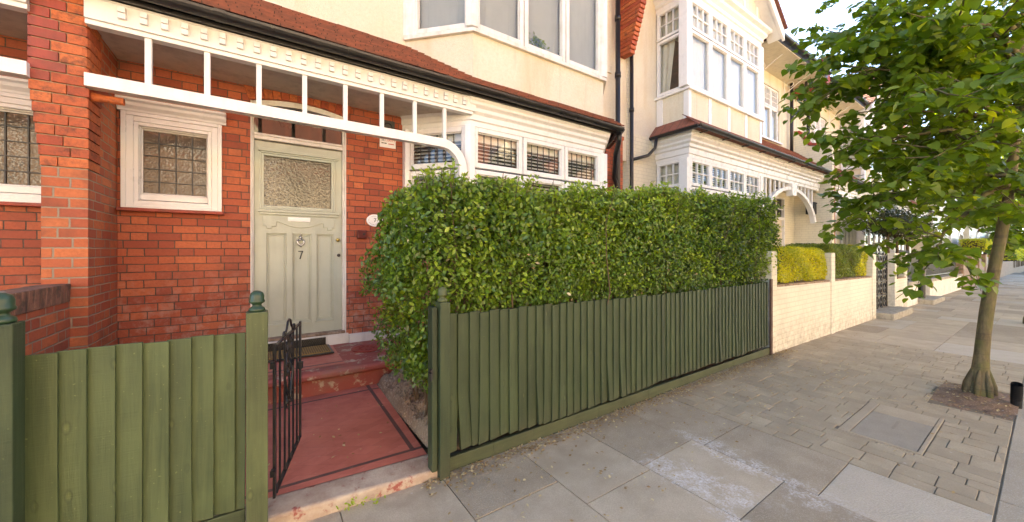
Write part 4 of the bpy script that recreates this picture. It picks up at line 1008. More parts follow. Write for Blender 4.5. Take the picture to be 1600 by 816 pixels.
cv = empty('inspection_cover', (4.05, .69, 0), 'square grey inspection cover let into the stone setts', 'manhole cover')
mb = MB(); x0, x1, y0, y1 = CV; mb.box(x0+.033, x1-.252, y0+.033, y1-.072, -.05, .001); mb.box(3.95, 4.15, .66, .68, .0012, .0032); mb.build('lid', 'cover_metal', cv, bevel=.003)
mb = MB().box(x0+.004, x0+.028, y0+.004, y1-.004, -.05, .003).box(x0+.028, x1-.004, y1-.066, y1-.004, -.05, .002).box(x0+.028, x1-.004, y0+.004, y0+.028, -.05, .003).box(x1-.246, x1-.004, y0+.03, y1-.07, -.05, .001); mb.build('surround', 'slab_plain', cv, bevel=.004)

# ------------------------------------------------------------------ front path, step, landing
mb = MB(); mb.poly([(-.32, 2.27, .092), (.86, 2.22, .062), (.88, 3.56, .105), (-.32, 3.56, .105)]); structure(mb.build('path', 'red_quarry_tile'))
mb = MB(); mb.hexa([(-.30, 2.10, -.2), (.885, 2.035, -.2), (.885, 2.232, -.2), (-.30, 2.285, -.2)], [(-.30, 2.112, .088), (.885, 2.047, .050), (.885, 2.23, .060), (-.30, 2.28, .090)], 0)
structure(mb.build('front_step', 'worn_front_stone', bevel=.014))
mb = MB(); mb.prism([(3.56, .0), (3.555, .235), (3.515, .245), (3.498, .262), (3.498, .292), (3.515, .312), (3.55, .318), (4.42, .330), (4.42, 0)], -1.005, 1.62, 'x')
structure(mb.build('landing', 'worn_red_paint', bevel=.006))
mb = MB().poly([(-.32, 3.62, .3235), (.62, 3.62, .3235), (.62, 4.36, .3335), (-.32, 4.36, .3335)]); structure(mb.build('landing_tiles', 'red_quarry_tile'))
from mathutils import noise as NZ               # crumbling stone border banked up between path and hedge
mb = MB(); nx, ny = 34, 120
def edz(x, y):
    t = min(1, max(0, (x-.872)/.05)); t = t*t*(3-2*t)
    p = Vector((x*9, y*9, 0)); q = Vector((x*30, y*30, 3))
    return .085+.075*t+.10*min(1, max(0, (x-.93)/.3))+(.034*NZ.noise(p)+.022*NZ.noise(q)+.012*NZ.noise(q*2.3))*t+.012*round(2*NZ.noise(Vector((x*5, y*7, 9))))*t
mb.add([(.872+.35*i/nx+.010*NZ.noise(Vector((i, j*.7, 5))), 2.25+1.27*j/ny, edz(.872+.35*i/nx, 2.25+1.27*j/ny)) for j in range(ny+1) for i in range(nx+1)], [(j*(nx+1)+i, j*(nx+1)+i+1, (j+1)*(nx+1)+i+1, (j+1)*(nx+1)+i) for j in range(ny) for i in range(nx)])
structure(mb.build('path_edging', 'rubble'))
mb = MB(); n = 20                               # bed of the hedge and front garden
x0, x1, y0, y1 = .98, 5.45, 2.10, 4.37
def bedz(x, y): return .13+.04*math.sin(x*5+y*3)*math.sin(y*7)
mb.add([(x0+(x1-x0)*i/40, y0+(y1-y0)*j/n, bedz(x0+(x1-x0)*i/40, y0+(y1-y0)*j/n)) for j in range(n+1) for i in range(41)], [(j*41+i, j*41+i+1, (j+1)*41+i+1, (j+1)*41+i) for j in range(n) for i in range(40)])
structure(mb.build('garden_bed', 'soil', smooth=True))
mb = MB().box(-1.0, -.32, 2.12, 3.56, -.2, .06).box(-6.0, -1.2, 2.12, 4.4, -.2, .05); structure(mb.build('front_garden', 'garden_ground'))
mb = MB()
for x0, x1, z in ((5.6, 13.5, .12), (13.8, 52, .28)): mb.box(x0, x1, 2.25, 4.40, -.3, z)
structure(mb.build('garden_paving', 'slab_plain', drop=True))

dm = empty('doormat', (.18, 4.16, .335), 'black edged coir doormat on the red landing', 'doormat')
mb = MB().box(-.28, .585, 3.98, 4.335, .337, .352).build('rubber_edge', 'black_paint', dm, bevel=.004)
mb = MB().box(-.255, .56, 4.005, 4.31, .3525, .360).build('coir', 'coir_mat', dm)
dc = empty('drain_cover', (.90, 4.02, .33), 'round red painted iron drain cover on the landing', 'drain cover')
mb = MB().lathe([(.150, 0), (.152, .010), (.125, .012), (.120, .006), (.02, .006)], (.90, 4.02, .327), 32)
for i in range(10):
    t = 2*PI*i/10; mb.box(.90+.07*math.cos(t)-.012, .90+.07*math.cos(t)+.012, 4.02+.07*math.sin(t)-.008, 4.02+.07*math.sin(t)+.008, .333, .339)
mb.build('lid', 'terracotta', dc, smooth=False)
# signs on the wall
sg = empty('security_sign', (1.15, 4.39, 2.35), 'small white security notice on the brick wall under the porch rail', 'sign')
MB().box(1.126, 1.312, 4.392, 4.398, 2.565, 2.70).build('plate', 'plate_white', sg, bevel=.002)
def text(name, s, size, loc, mat, parent, sx=1.0, ry=0.):
    cu = bpy.data.curves.new(name, 'FONT'); cu.body = s; cu.size = size; cu.align_x = 'CENTER'; cu.align_y = 'CENTER'; cu.extrude = .0006; cu.materials.append(MATS[mat])
    o = bpy.data.objects.new(name, cu); COL.objects.link(o); o.parent = parent; o.location = Vector(loc)-parent.matrix_world.translation; o.rotation_euler = (PI/2, 0, 0); o.scale = (sx, 1, 1)
    bpy.context.view_layer.update(); me = bpy.data.meshes.new_from_object(o.evaluated_get(bpy.context.evaluated_depsgraph_get()))
    n = bpy.data.objects.new(name, me); COL.objects.link(n); n.parent = parent; n.location = o.location; n.rotation_euler = o.rotation_euler; n.scale = o.scale
    bpy.data.objects.remove(o); return n
text('lettering', 'SE', .040, (1.164, 4.391, 2.652), 'ink_black', sg); text('lettering', 'CURITY', .040, (1.245, 4.391, 2.652), 'ink_red', sg, .84)
mb = MB()
for i, (a, b) in enumerate(((1.146, 1.172), (1.178, 1.205), )): mb.box(a, b, 4.3905, 4.3915, 2.608, 2.618)
mb.build('small_print', 'ink_black', sg); MB().box(1.225, 1.290, 4.3905, 4.3915, 2.606, 2.615).build('small_print', 'ink_red', sg)
al = empty('wall_vent', (1.18, 4.39, 2.5), 'brown square vent with round cowl above the security notice', 'vent')
mb = MB().box(1.165, 1.295, 4.37, 4.398, 2.745, 2.88).build('plate', 'dark_metal', al, bevel=.004)
mb = MB().tube([(1.215+.045*math.cos(t), 4.366, 2.80+.045*math.sin(t)) for t in [i*PI/12 for i in range(25)]], .007, 6).build('ring', 'black_iron', al)
pq = empty('name_plaque', (1.085, 4.39, 1.44), 'white oval house plaque with a painted border and number 7', 'plaque')
mb = MB(); el = [(1.07+.092*math.cos(2*PI*i/32), 1.70+.070*math.sin(2*PI*i/32)) for i in range(32)]; mb.prism(el, 4.386, 4.398, 'y'); mb.build('plate', 'plate_white', pq, bevel=.003)
text('numeral', '7', .065, (1.072, 4.385, 1.70), 'ink_black', pq)
mb = MB()
for i in range(26):
    t = 2*PI*i/26+.1; x, z = 1.07+.068*math.cos(t), 1.70+.050*math.sin(t); a = random.uniform(0, 3)
    mb.hexa([(x-.006*math.cos(a), 4.3845, z-.006*math.sin(a)), (x+.003, 4.3845, z-.002), (x+.003, 4.3855, z-.002), (x-.006*math.cos(a), 4.3855, z-.006*math.sin(a))], [(x-.002, 4.3845, z+.003), (x+.006*math.cos(a), 4.3845, z+.005*math.sin(a)), (x+.006*math.cos(a), 4.3855, z+.005*math.sin(a)), (x-.002, 4.3855, z+.003)])
mb.build('border', 'dark_metal', pq)
db = empty('bell_box', (.925, 4.385, 1.3), 'small dark red box fixed to the brick beside the door', 'doorbell')
mb = MB().box(.875, .97, 4.35, 4.398, 1.49, 1.582); mb.box(.879, .966, 4.346, 4.35, 1.494, 1.578).build('case', 'bell_red', db, bevel=.004)
MB().box(.93, .952, 4.342, 4.3458, 1.525, 1.547).build('button', 'black_paint', db, bevel=.002)

# low brick wall between the two front gardens
gw = empty('garden_wall', (-1.12, 3.3, 0), 'low red garden wall with leaning brick coping beside the left porch', 'wall')
MB().box(-1.225, -1.095, 2.95, 3.79, -.1, 1.0).build('brickwork', 'pier_brick', gw)
mb = MB(); y = 2.95
while y < 3.76: mb.hexa([(-1.235, y, 1.002), (-1.088, y, 1.002), (-1.088, y+.064, 1.002), (-1.235, y+.064, 1.002)], [(-1.235, y+.02, 1.125+random.uniform(-.004, .004)), (-1.088, y+.02, 1.125), (-1.088, y+.084, 1.125), (-1.235, y+.084, 1.125)]); y += .0685
mb.build('coping', 'weathered_brick', gw, bevel=.006)
mb = MB().box(-1.26, -1.05, 2.72, 2.92, 1.10, 1.15).box(-1.235, -1.085, 2.74, 2.90, -.1, 1.10, 1); mb.build('end_cap', ['stone_cap', 'pier_brick'], gw, bevel=.01)

# ------------------------------------------------------------------ green fences
def boards(mb, x0, x1, y, ztop, zbot, pitch, side, jit=.004):
    """feather edged boards: thick edge to one side, each lapping the next, some sprung at the foot"""
    x = x0; i = 0
    while x < x1-.01:
        w = pitch*random.uniform(.93, 1.07); e = min(x1, x+w)
        t = ztop(x)+random.uniform(-jit, jit); b = zbot(x)+random.uniform(-jit, jit)
        k = random.uniform(-.002, .002); s_ = random.choice((0, 0, 0, 0, 0, 0, -.016, .014)) if side > 0 else random.uniform(-.003, .003)
        ta, tb = (.020, .006) if side > 0 else (.006, .020)
        lap = .006
        xa, xb = (x, e+lap) if side > 0 else (x-lap, e)
        m = (t+b)/2-.1
        ya = .006*random.random()
        def ring(z, dx, dy): return [(xa+dx, y-ta-dy, z), (xb+dx, y-tb-dy, z), (xb+dx, y+.002, z), (xa+dx, y+.002, z)]
        P0, P1, P2 = ring(b, s_, ya+abs(s_)*.5), ring(m, k, 0), ring(t, k, 0)
        vr = random.random(); mb.hexa(P0, P1, 0, vr)
        # upper half as a continuation without the inner caps
        base = len(mb.v)-4; mb.add(P2, [], 0, vr); q = list(range(base, base+4)); r = list(range(base+4, base+8))
        mb.f.remove([base, base+1, base+2, base+3]) if [base, base+1, base+2, base+3] in mb.f else None
        mb.m.pop() if len(mb.m) > len(mb.f) else None
        for a_ in range(4): mb.f.append([q[a_], q[(a_+1) % 4], r[(a_+1) % 4], r[a_]]); mb.m.append(0)
        mb.f.append(r); mb.m.append(0)
        x = e; i += 1
    return mb
FYP = 2.075
rf = empty('picket_fence', (3.2, FYP, 0), 'long dark green close boarded fence in front of the hedge', 'fence')
boards(MB(), .925, 5.44, FYP, lambda x: .953+.006*math.sin(x*1.3)-(x-.92)*.004, lambda x: .105+.012*math.sin(x*2.1)+.014*(x-.9)/2 if x < 3.2 else .12, .0755, 1, .007).build('board_panel', 'fence_green_dark', rf, bevel=.0015)
mb = MB(); n = 14
for i in range(n):
    xa, xb = .925+(5.50-.925)*i/n, .925+(5.50-.925)*(i+1)/n
    f_ = lambda x: (.016*math.sin((x-1.0)*1.35) if x > 2.6 else 0.0)
    za, zb = .0+.004*math.sin(xa*2), .0+.004*math.sin(xb*2)
    ha, hb = .088+f_(xa)*.6, .088+f_(xb)*.6
    gap = .003 if i in (5, 10) else 0
    mb.hexa([(xa, FYP-.020-f_(xa), za), (xb-gap, FYP-.020-f_(xb), zb), (xb-gap, FYP+.005, zb), (xa, FYP+.005, za)], [(xa, FYP-.020-f_(xa), ha), (xb-gap, FYP-.020-f_(xb), hb), (xb-gap, FYP+.005, hb), (xa, FYP+.005, ha)], 0, .4)
mb.build('gravel_board', 'rail_green', rf, bevel=.003)
mb = MB().box(.925, 5.44, FYP+.008, FYP+.05, .30, .36).box(.925, 5.44, FYP+.008, FYP+.05, .78, .84); mb.build('arris_rail', 'rail_green', rf)
mb = MB().box(.858, .922, 2.005, 2.085, -.1, 1.045); mb.build('post', 'fence_green_dark', rf, bevel=.004)
mb = MB().box(.818, .852, 2.03, 2.10, .05, 1.018); mb.build('gate_stop', 'fence_green_dark', rf, bevel=.004)
mb = MB().box(.806, .820, 2.02, 2.045, .60, .66); mb.tube([(.80, 2.03, .64), (.80, 2.0, .64), (.80, 2.0, .60)], .006, 6); mb.build('latch_keeper', 'black_iron', rf)
def finial(name, c, mat, root, s=1.0):
    return MB().lathe([(.033*s, 0), (.036*s, .008*s), (.034*s, .018*s), (.022*s, .026*s), (.019*s, .034*s), (.024*s, .040*s), (.034*s, .046*s), (.035*s, .054*s), (.031*s, .060*s), (.0315*s, .080*s), (.026*s, .095*s), (.014*s, .104*s), (.003*s, .106*s)], c, 20).build(name, mat, root, smooth=True)
finial('finial', (.89, 2.05, 1.045), 'post_green', rf, .85)
ip = MB().box(5.47, 5.52, 2.04, 2.06, -.1, .98); ip.build('end_post', 'rust_iron', rf)
lf = empty('picket_fence', (-.4, FYP, 0), 'short olive green close boarded fence left of the black gate', 'fence')
boards(MB(), -.70, -.066, FYP, lambda x: .978+.003*math.sin(x*20), lambda x: .185, .0735, -1, .002).build('board_panel', 'fence_green', lf, bevel=.0015)
MB().box(-.70, -.066, FYP-.018, FYP+.004, .03, .178).build('gravel_board', 'rail_green', lf, bevel=.003)
MB().box(-.70, -.066, FYP+.008, FYP+.05, .78, .84).build('arris_rail', 'rail_green', lf)
MB().box(-.062, .020, 2.01, 2.09, -.1, 1.072).build('post', 'post_green', lf, bevel=.004)
finial('finial', (-.022, 2.05, 1.072), 'finial_green', lf, .9)
MB().box(-.79, -.705, 1.99, 2.075, -.1, 1.10).build('post', 'fence_green_dark', lf, bevel=.004); finial('finial', (-.745, 2.03, 1.10), 'finial_green', lf)
boards(MB(), -3.2, -.80, FYP, lambda x: .95, lambda x: .18, .0735, -1, .003).build('board_panel', 'fence_green_dark', lf)

# ------------------------------------------------------------------ the open iron gate
gt = empty('garden_gate', (.05, 2.14, .12), 'black wrought iron gate with scrolls, standing open over the red path', 'gate')
gd = Vector((.152, .59, 0)); L = gd.length; gd.normalize(); GX = frame_xf((.048, 2.14, 0), (gd.x, gd.y))
mb = MB(GX); z0, z1 = .150, .885
for x in (.0, L): mb.box(x-.012, x+.012, -.006, .006, z0-.01, z1+.01)
mb.box(.012, L-.012, -.010, .010, z0, z0+.012).box(.012, L-.012, -.008, .008, z1-.010, z1)
mb.build('frame', 'black_iron', gt, bevel=.002)
for i in range(1, 6):
    x = L*i/6; m = MB(GX); m.tube([(x, 0, z0+.012), (x, 0, z1-.010)], .0055, 6); m.build('bar', 'black_iron', gt)
def spiral(cx, cz, r0, turns, a0, sgn, n=22): return [(cx+sgn*(r0*(1-.8*i/n))*math.cos(a0+2*PI*turns*i/n), 0.0, cz+(r0*(1-.8*i/n))*math.sin(a0+2*PI*turns*i/n)) for i in range(n+1)]
mb = MB(GX); c = L/2
for sg in (-1, 1):
    mb.tube([(c, 0, z1+.075), (c+sg*.03, 0, z1+.068), (c+sg*.055, 0, z1+.03), (c+sg*.085, 0, z1+.012)]+spiral(c+sg*.115, z1+.012, .028, 1.2, PI, sg), .006, 6)
    mb.tube(spiral(c+sg*.055, z1-.06, .045, 1.3, PI/2, sg), .006, 6)
    mb.tube([(c+sg*.012, 0, z1-.06), (c+sg*.085, 0, z1-.17), (c+sg*.10, 0, z1-.23), (c+sg*.04, 0, z1-.34), (c, 0, z1-.40)], .0065, 6)
    mb.tube(spiral(c+sg*.045, z1-.37, .038, 1.3, -PI/2, sg), .006, 6)
    mb.tube(spiral(c+sg*.05, z1-.20, .04, 1.2, PI/2, sg), .006, 6)
mb.build('scrollwork', 'black_iron', gt, smooth=True)
MB(GX).box(L-.05, L-.012, -.02, .014, .60, .64).build('latch', 'black_iron', gt); MB(GX).box(-.04, -.0125, -.01, .01, .26, .29).box(-.04, -.0125, -.01, .01, .78, .81).build('hinge', 'black_iron', gt)

# ------------------------------------------------------------------ next garden: cream brick wall, gate, pier
w2 = empty('garden_wall', (8.0, 2.2, 0), 'cream painted brick garden wall with three piers below the clipped hedges', 'wall')
mb = MB().box(5.70, 7.88, 2.07, 2.29, -.4, .875).box(8.06, 10.42, 2.07, 2.29, -.4, .875); mb.build('brickwork', 'white_painted_brick', w2, drop=True, bevel=.006)
mb = MB(); x = 5.705
while x < 10.40:
    if not 7.81 < x < 8.06: mb.box(x, x+.068, 2.075, 2.285, .876, .905)
    x += .0745
mb.build('coping', 'old_stone', w2, drop=True)
for x0, x1 in ((5.53, 5.70), (7.88, 8.06), (10.42, 10.68)): MB().box(x0, x1, 2.055, 2.30, -.4, 1.36).build('pier', 'white_painted_brick', w2, drop=True, bevel=.008)
p2 = empty('gate_pier', (13.0, 2.25, 0), 'broad cream brick gate pier with a square planting hole', 'gate pier')
mb = MB(); wall_open(mb, 12.42, 13.75, -.4, 1.40, 2.07, 2.36, [(12.62, 13.45, .80, 1.30)]); mb.build('brickwork', 'white_painted_brick', p2, drop=True)
MB().box(12.60, 13.47, 2.05, 2.38, .785, .812).build('ledge', 'old_stone', p2, drop=True)
ig = empty('garden_gate', (11.5, 2.2, 0), 'ornate black iron lattice gate between cream brick piers', 'gate')
mb = MB()
for x in (10.74, 11.1, 11.5, 11.9, 12.36): mb.tube([(x, 2.2, .08), (x, 2.2, 1.36)], .018, 6)
for z in (.1, .42, .74, 1.06, 1.34): mb.box(10.74, 12.36, 2.19, 2.21, z-.014, z+.014)
mb.build('frame', 'black_iron', ig, drop=True)
mb = MB()
for z in (.26, .58, .90, 1.2, 1.42):
    for k in range(5):
        x = 10.92+.31*k; mb.tube([(x+.11*math.cos(t), 2.2, z+.11*math.sin(t)) for t in [i*PI/7 for i in range(15)]], .014, 5)
        mb.box(x-.13, x+.13, 2.192, 2.208, z-.02, z+.02)
mb.build('scrollwork', 'black_iron', ig, drop=True)
def doorstep(x0, x1, lab):
    o = MB().box(x0, x1, 1.80, 2.30, -.4, .13).build('stone_step', 'stone_cap', drop=True, bevel=.015); tag(o, lab, 'step', 'stone steps at the garden gates')
doorstep(10.72, 12.6, 'grey stone step before the ornate lattice gate'); doorstep(15.3, 17.2, 'grey stone step beside the thin black post')
# white rendered wall with black railings
w3 = empty('garden_wall', (20.0, 2.2, 0), 'white rendered low wall with stone coping under black railings', 'wall')
mb = MB().box(13.9, 15.3, 2.10, 2.38, -.5, .56).box(17.2, 24.4, 2.10, 2.38, -.5, .56); mb.build('render', 'render_white', w3, drop=True)
mb = MB().box(13.86, 15.34, 2.06, 2.42, .56, .65).box(17.15, 24.4, 2.06, 2.42, .56, .65); mb.build('coping', 'stone_cap', w3, drop=True, bevel=.012)
rl = empty('railing', (20, 2.25, 0), 'dense black iron railings on the white rendered wall', 'railing')
mb = MB()
for x0, x1 in ((13.95, 15.25), (17.25, 24.3)):
    for z in (.72, 1.32, 1.40): mb.box(x0, x1, 2.235, 2.265, z-.018, z+.018)
mb.build('rail', 'black_iron', rl, drop=True)
mb = MB()
for x0, x1 in ((13.95, 15.25), (17.25, 24.3)):
    x = x0
    while x < x1: mb.tube([(x, 2.25, .66), (x, 2.25, 1.46), (x, 2.25, 1.52)], [.012, .012, .002], 5); x += .095
o = mb.build('spear_bars', 'black_iron', rl, drop=True); o['kind'] = 'stuff'
MB().box(17.3, 24.3, 2.28, 2.29, .70, 1.33).build('backing_sheet', 'black_paint', rl, drop=True)
bp = empty('gate_post', (15.9, 2.0, 0), 'thin black iron post standing by the stone step', 'post')
mb = MB().tube([(15.9, 2.1, -.3), (15.9, 2.1, 1.42)], .075, 12); mb.lathe([(.085, 0), (.09, .03), (.05, .06), (.01, .08)], (15.9, 2.1, 1.42), 12); mb.build('shaft', 'black_paint', bp, drop=True)
# brown brick wall with pierced piers, and the walls past it
w4 = empty('garden_wall', (29, 2.2, 0), 'brown brick garden wall with capped piers beyond the railings', 'wall')
MB().box(24.5, 40, 2.10, 2.35, -.6, .95).build('brickwork', 'yellow_stock_brick', w4, drop=True)
for x in (24.6, 27.6, 30.8, 34.2, 38.5): MB().box(x, x+.9, 2.06, 2.39, -.6, 1.55).build('pier', 'yellow_stock_brick', w4, drop=True)
for x in (24.5, 27.5, 30.7, 34.1, 38.4): MB().box(x, x+1.1, 2.0, 2.44, 1.55, 1.66).build('pier_cap', 'black_paint', w4, drop=True)
MB().box(25.5, 38.5, 2.2, 2.24, .95, 1.4).build('panel', 'black_paint', w4, drop=True)
w5 = tag(MB().box(41.0, 98, 1.9, 2.4, -1.2, 1.1).build('garden_wall', 'yellow_stock_brick', drop=True), 'pale brick garden wall at the far end of the street', 'wall')

# wheelie bins
def wheelie_bin(x, y, lab):
    r = empty('wheelie_bin', (x, y, .28+gz(x)), lab, 'bin', 'green wheelie bins in the front gardens'); z = .28+gz(x)
    MB().hexa([(x-.24, y-.26, z+.04), (x+.24, y-.26, z+.04), (x+.24, y+.24, z+.04), (x-.24, y+.24, z+.04)], [(x-.30, y-.34, z+1.0), (x+.30, y-.34, z+1.0), (x+.30, y+.34, z+1.0), (x-.30, y+.34, z+1.0)]).build('body', 'bin_green', r, bevel=.02)
    mb = MB(); mb.prism([(y-.38, z+1.0), (y-.38, z+1.05), (y-.2, z+1.13), (y+.2, z+1.13), (y+.38, z+1.07), (y+.38, z+1.0)], x-.33, x+.33, 'x'); mb.build('lid', 'bin_green', r, bevel=.02)
    for s in (-1, 1): MB().lathe([(.10, -.03), (.10, .03)], (x+s*.25, y+.28, z+.10), 16, axis='x').build('wheel', 'pipe_plastic', r)
    return r
wheelie_bin(13.6, 2.95, 'green wheelie bin behind the pier with the planting hole'); wheelie_bin(15.3, 3.0, 'green wheelie bin between the first bin and the railings'); wheelie_bin(15.45, 2.62, 'pale lidded green wheelie bin nearest the thin black post')
lt = empty('wall_lantern', (13.3, 3.9, 2.4), 'black glazed lantern on the painted porch wall', 'lamp')
MB().box(13.22, 13.44, 3.85, 4.05, 2.42, 2.72).box(13.20, 13.43, 3.83, 4.07, 2.72, 2.76).build('case', 'black_iron', lt, bevel=.01)
MB().box(13.21, 13.219, 3.88, 4.02, 2.46, 2.68).build('pane', 'dark_glass', lt)
# watering pipe in the tree pit
wp = empty('watering_pipe', (5.33, .15, 0), 'black plastic watering pipe poking out of the tree pit', 'pipe')
mb = MB(); P_ = [(5.42, .165, -.1), (5.41, .163, .06), (5.385, .16, .14), (5.35, .158, .205)]
mb.tube(P_, .032, 18, caps=False); mb.tube(P_, .027, 18, caps=False)
a = P_[-1]; mb.build('tube', 'pipe_plastic', wp, smooth=True)
mb = MB()
for i in range(8):
    t = i/8; p = [P_[1][k]+(P_[3][k]-P_[1][k])*t for k in range(3)]; mb.tube([p, (p[0]-.006, p[1]-.0005, p[2]+.011)], .034, 18, caps=False)
mb.build('corrugation', 'pipe_plastic', wp, smooth=True)
# ------------------------------------------------------------------ plants
def norm(a): return a/(np.linalg.norm(a, axis=-1, keepdims=True)+1e-9)
# privet hedge over the green fence
hd = empty('privet_hedge', (3.2, 2.5, 0), 'tall glossy green privet hedge overhanging the dark green fence', 'hedge')
def htop(x): return 1.785+.052*(x-.8)+.03*np.sin(x*2.3)+.02*np.sin(x*6.1)
def hedge_pts(n):
    X0, X1, Y0, Y1 = .60, 5.95, 2.02, 2.98
    u = RNG.random((n*9, 3)); x = X0+(X1-X0)*u[:, 0]; y = Y0+(Y1-Y0)*u[:, 1]
    low = np.where(x < 1.15, .32, .84); z = low+(htop(x)-low)*u[:, 2]
    # signed depth below the hedge surface, bulging and uneven
    wob = .05*np.sin(x*4.3+z*3.1)+.04*np.sin(x*9.7-z*7.3+1.3)+.03*np.sin(z*13+x*3)+.040*np.sin(x*27+3*np.sin(z*9))*np.sin(z*24+2*np.sin(x*11))+.022*np.sin(x*53+z*17)*np.sin(z*47-x*13)
    front = 2.08+.05*np.abs(x-3)/3-.06*np.sin(np.clip((z-.85)/1.0, 0, 1)*PI)+wob*.7
    # the lowest leaves stay behind the boards
    front = np.where(z < .97, 2.10, front)
    front = np.where((x < .96), np.maximum(front, 2.13), front)
    left = .80+.10*np.clip((z-1.75)/.3, 0, 1)+.18*np.clip((.75-z)/.4, 0, 1)-.13*np.sin(np.clip((z-.6)/1.2, 0, 1)*PI)+.10*np.clip((y-2.35)/.4, -1, 1)*-.3+wob*1.25
    right = 5.82+.08*np.sin(np.clip((z-.9)/1.1, 0, 1)*PI)+wob
    top = htop(x)-.03*np.abs(y-2.5)/.5+wob*.7-.06*np.clip((.95-x)/.25, 0, 1)
    d = np.min(np.stack([y-front, x-left, right-x, top-z, 3.0-y], 1), 1)
    keep = (d > 0) & ((d < .09) | (RNG.random(len(d)) < .10+.9*np.exp(-(d-.09)/.055))) 
    P = np.stack([x, y, z], 1)[keep]; dd = d[keep]
    fx = np.stack([y-front, x-left, right-x, top-z, 3.0-y], 1)[keep]; k = np.argmin(fx, 1)
    NN = np.array([(0, -1, .25), (-1, -.1, .25), (1, 0, .25), (0, -.2, 1), (0, 1, .2)])[k]
    return P[:n], NN[:n], dd[:n]
P, NN, dd = hedge_pts(112000)
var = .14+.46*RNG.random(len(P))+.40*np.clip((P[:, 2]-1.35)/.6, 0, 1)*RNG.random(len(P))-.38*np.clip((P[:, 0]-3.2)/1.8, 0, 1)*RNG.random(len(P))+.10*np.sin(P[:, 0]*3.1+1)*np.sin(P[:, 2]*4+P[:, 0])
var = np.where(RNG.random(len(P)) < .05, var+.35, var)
lowk = (P[:, 2] < 1.30)
SZ = np.where(lowk, .032, .040)*(1-.12*np.clip((P[:, 0]-3)/3, 0, 1))
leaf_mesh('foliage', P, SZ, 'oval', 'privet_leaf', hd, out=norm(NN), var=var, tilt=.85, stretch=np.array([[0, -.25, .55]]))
# young upright shoots along the top and standing off the face
sp_, sn, sv = [], [], []; stems = MB()
def shoot(b, d, L, r=.0016):
    d = Vector(d).normalized(); pts = [Vector(b)+d*L*t+Vector((0, 0, -.04*L*t*t)) for t in (0, .35, .7, 1)]
    stems.tube(pts, [r, r*.8, r*.6, r*.3], 4, caps=False)
    k = max(4, int(L/.016))
    for i in range(k):
        t = .15+.85*i/k; p = Vector(b)+d*L*t; a = i*2.4
        s = d.orthogonal().normalized(); q = s*math.cos(a)+d.cross(s)*math.sin(a)
        sp_.append(p+q*.004); sn.append((q*.9+d*.6)); sv.append(.45+.45*t*random.random()+.1)
for i in range(2000):
    x = random.uniform(.85, 5.8); y = random.uniform(2.08, 2.85)
    shoot((x, y, float(htop(np.array(x)))-.05-.03*random.random()), (random.gauss(0, .28), random.gauss(-.08, .28), 1), random.uniform(.05, .10)+.09*max(0, math.sin(x*5.1)*math.sin(x*13.7+y*5)))
for i in range(1500):
    x = random.uniform(.85, 5.8); z = random.uniform(1.02, float(htop(np.array(x)))-.08); shoot((x, 2.14, z), (random.gauss(.0, .5), -1, random.gauss(.55, .4)), random.uniform(.05, .14))
for i in range(300):
    y = random.uniform(2.2, 2.9); z = random.uniform(.45, 1.72); shoot((.86+.1*(z < .8), y, z), (-1, random.gauss(-.1, .5), random.gauss(.45, .4)), random.uniform(.06, .17))
for i in range(140):
    y = random.uniform(2.2, 2.9); z = random.uniform(1.0, 2.0); shoot((5.78, y, z), (1, random.gauss(-.3, .5), random.gauss(.6, .4)), random.uniform(.06, .16))
sp_ = np.array([tuple(p) for p in sp_]); sn = np.array([tuple(p) for p in sn])
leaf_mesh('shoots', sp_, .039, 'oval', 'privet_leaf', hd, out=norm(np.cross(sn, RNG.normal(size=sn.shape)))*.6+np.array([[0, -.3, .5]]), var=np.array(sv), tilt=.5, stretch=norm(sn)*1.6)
for i in range(240):
    x = random.uniform(.95, 5.7); y = random.uniform(2.25, 2.8); z0 = .14; p = [Vector((x, y, z0))]
    for k in range(6): p.append(p[-1]+Vector((random.gauss(0, .05), random.gauss(-.01, .05), .29)))
    stems.tube(p, [.011, .009, .008, .006, .004, .003, .002], 5)
k_ = RNG.choice(len(P), 420, replace=False); leaf_mesh('dead_leaves', P[k_]+np.array([[0, -.012, 0]]), .034, 'oval', 'dry_leaf', hd, out=norm(NN[k_]), tilt=.8)
stems.build('stems', 'twig', hd, uvs=False, recalc=False)

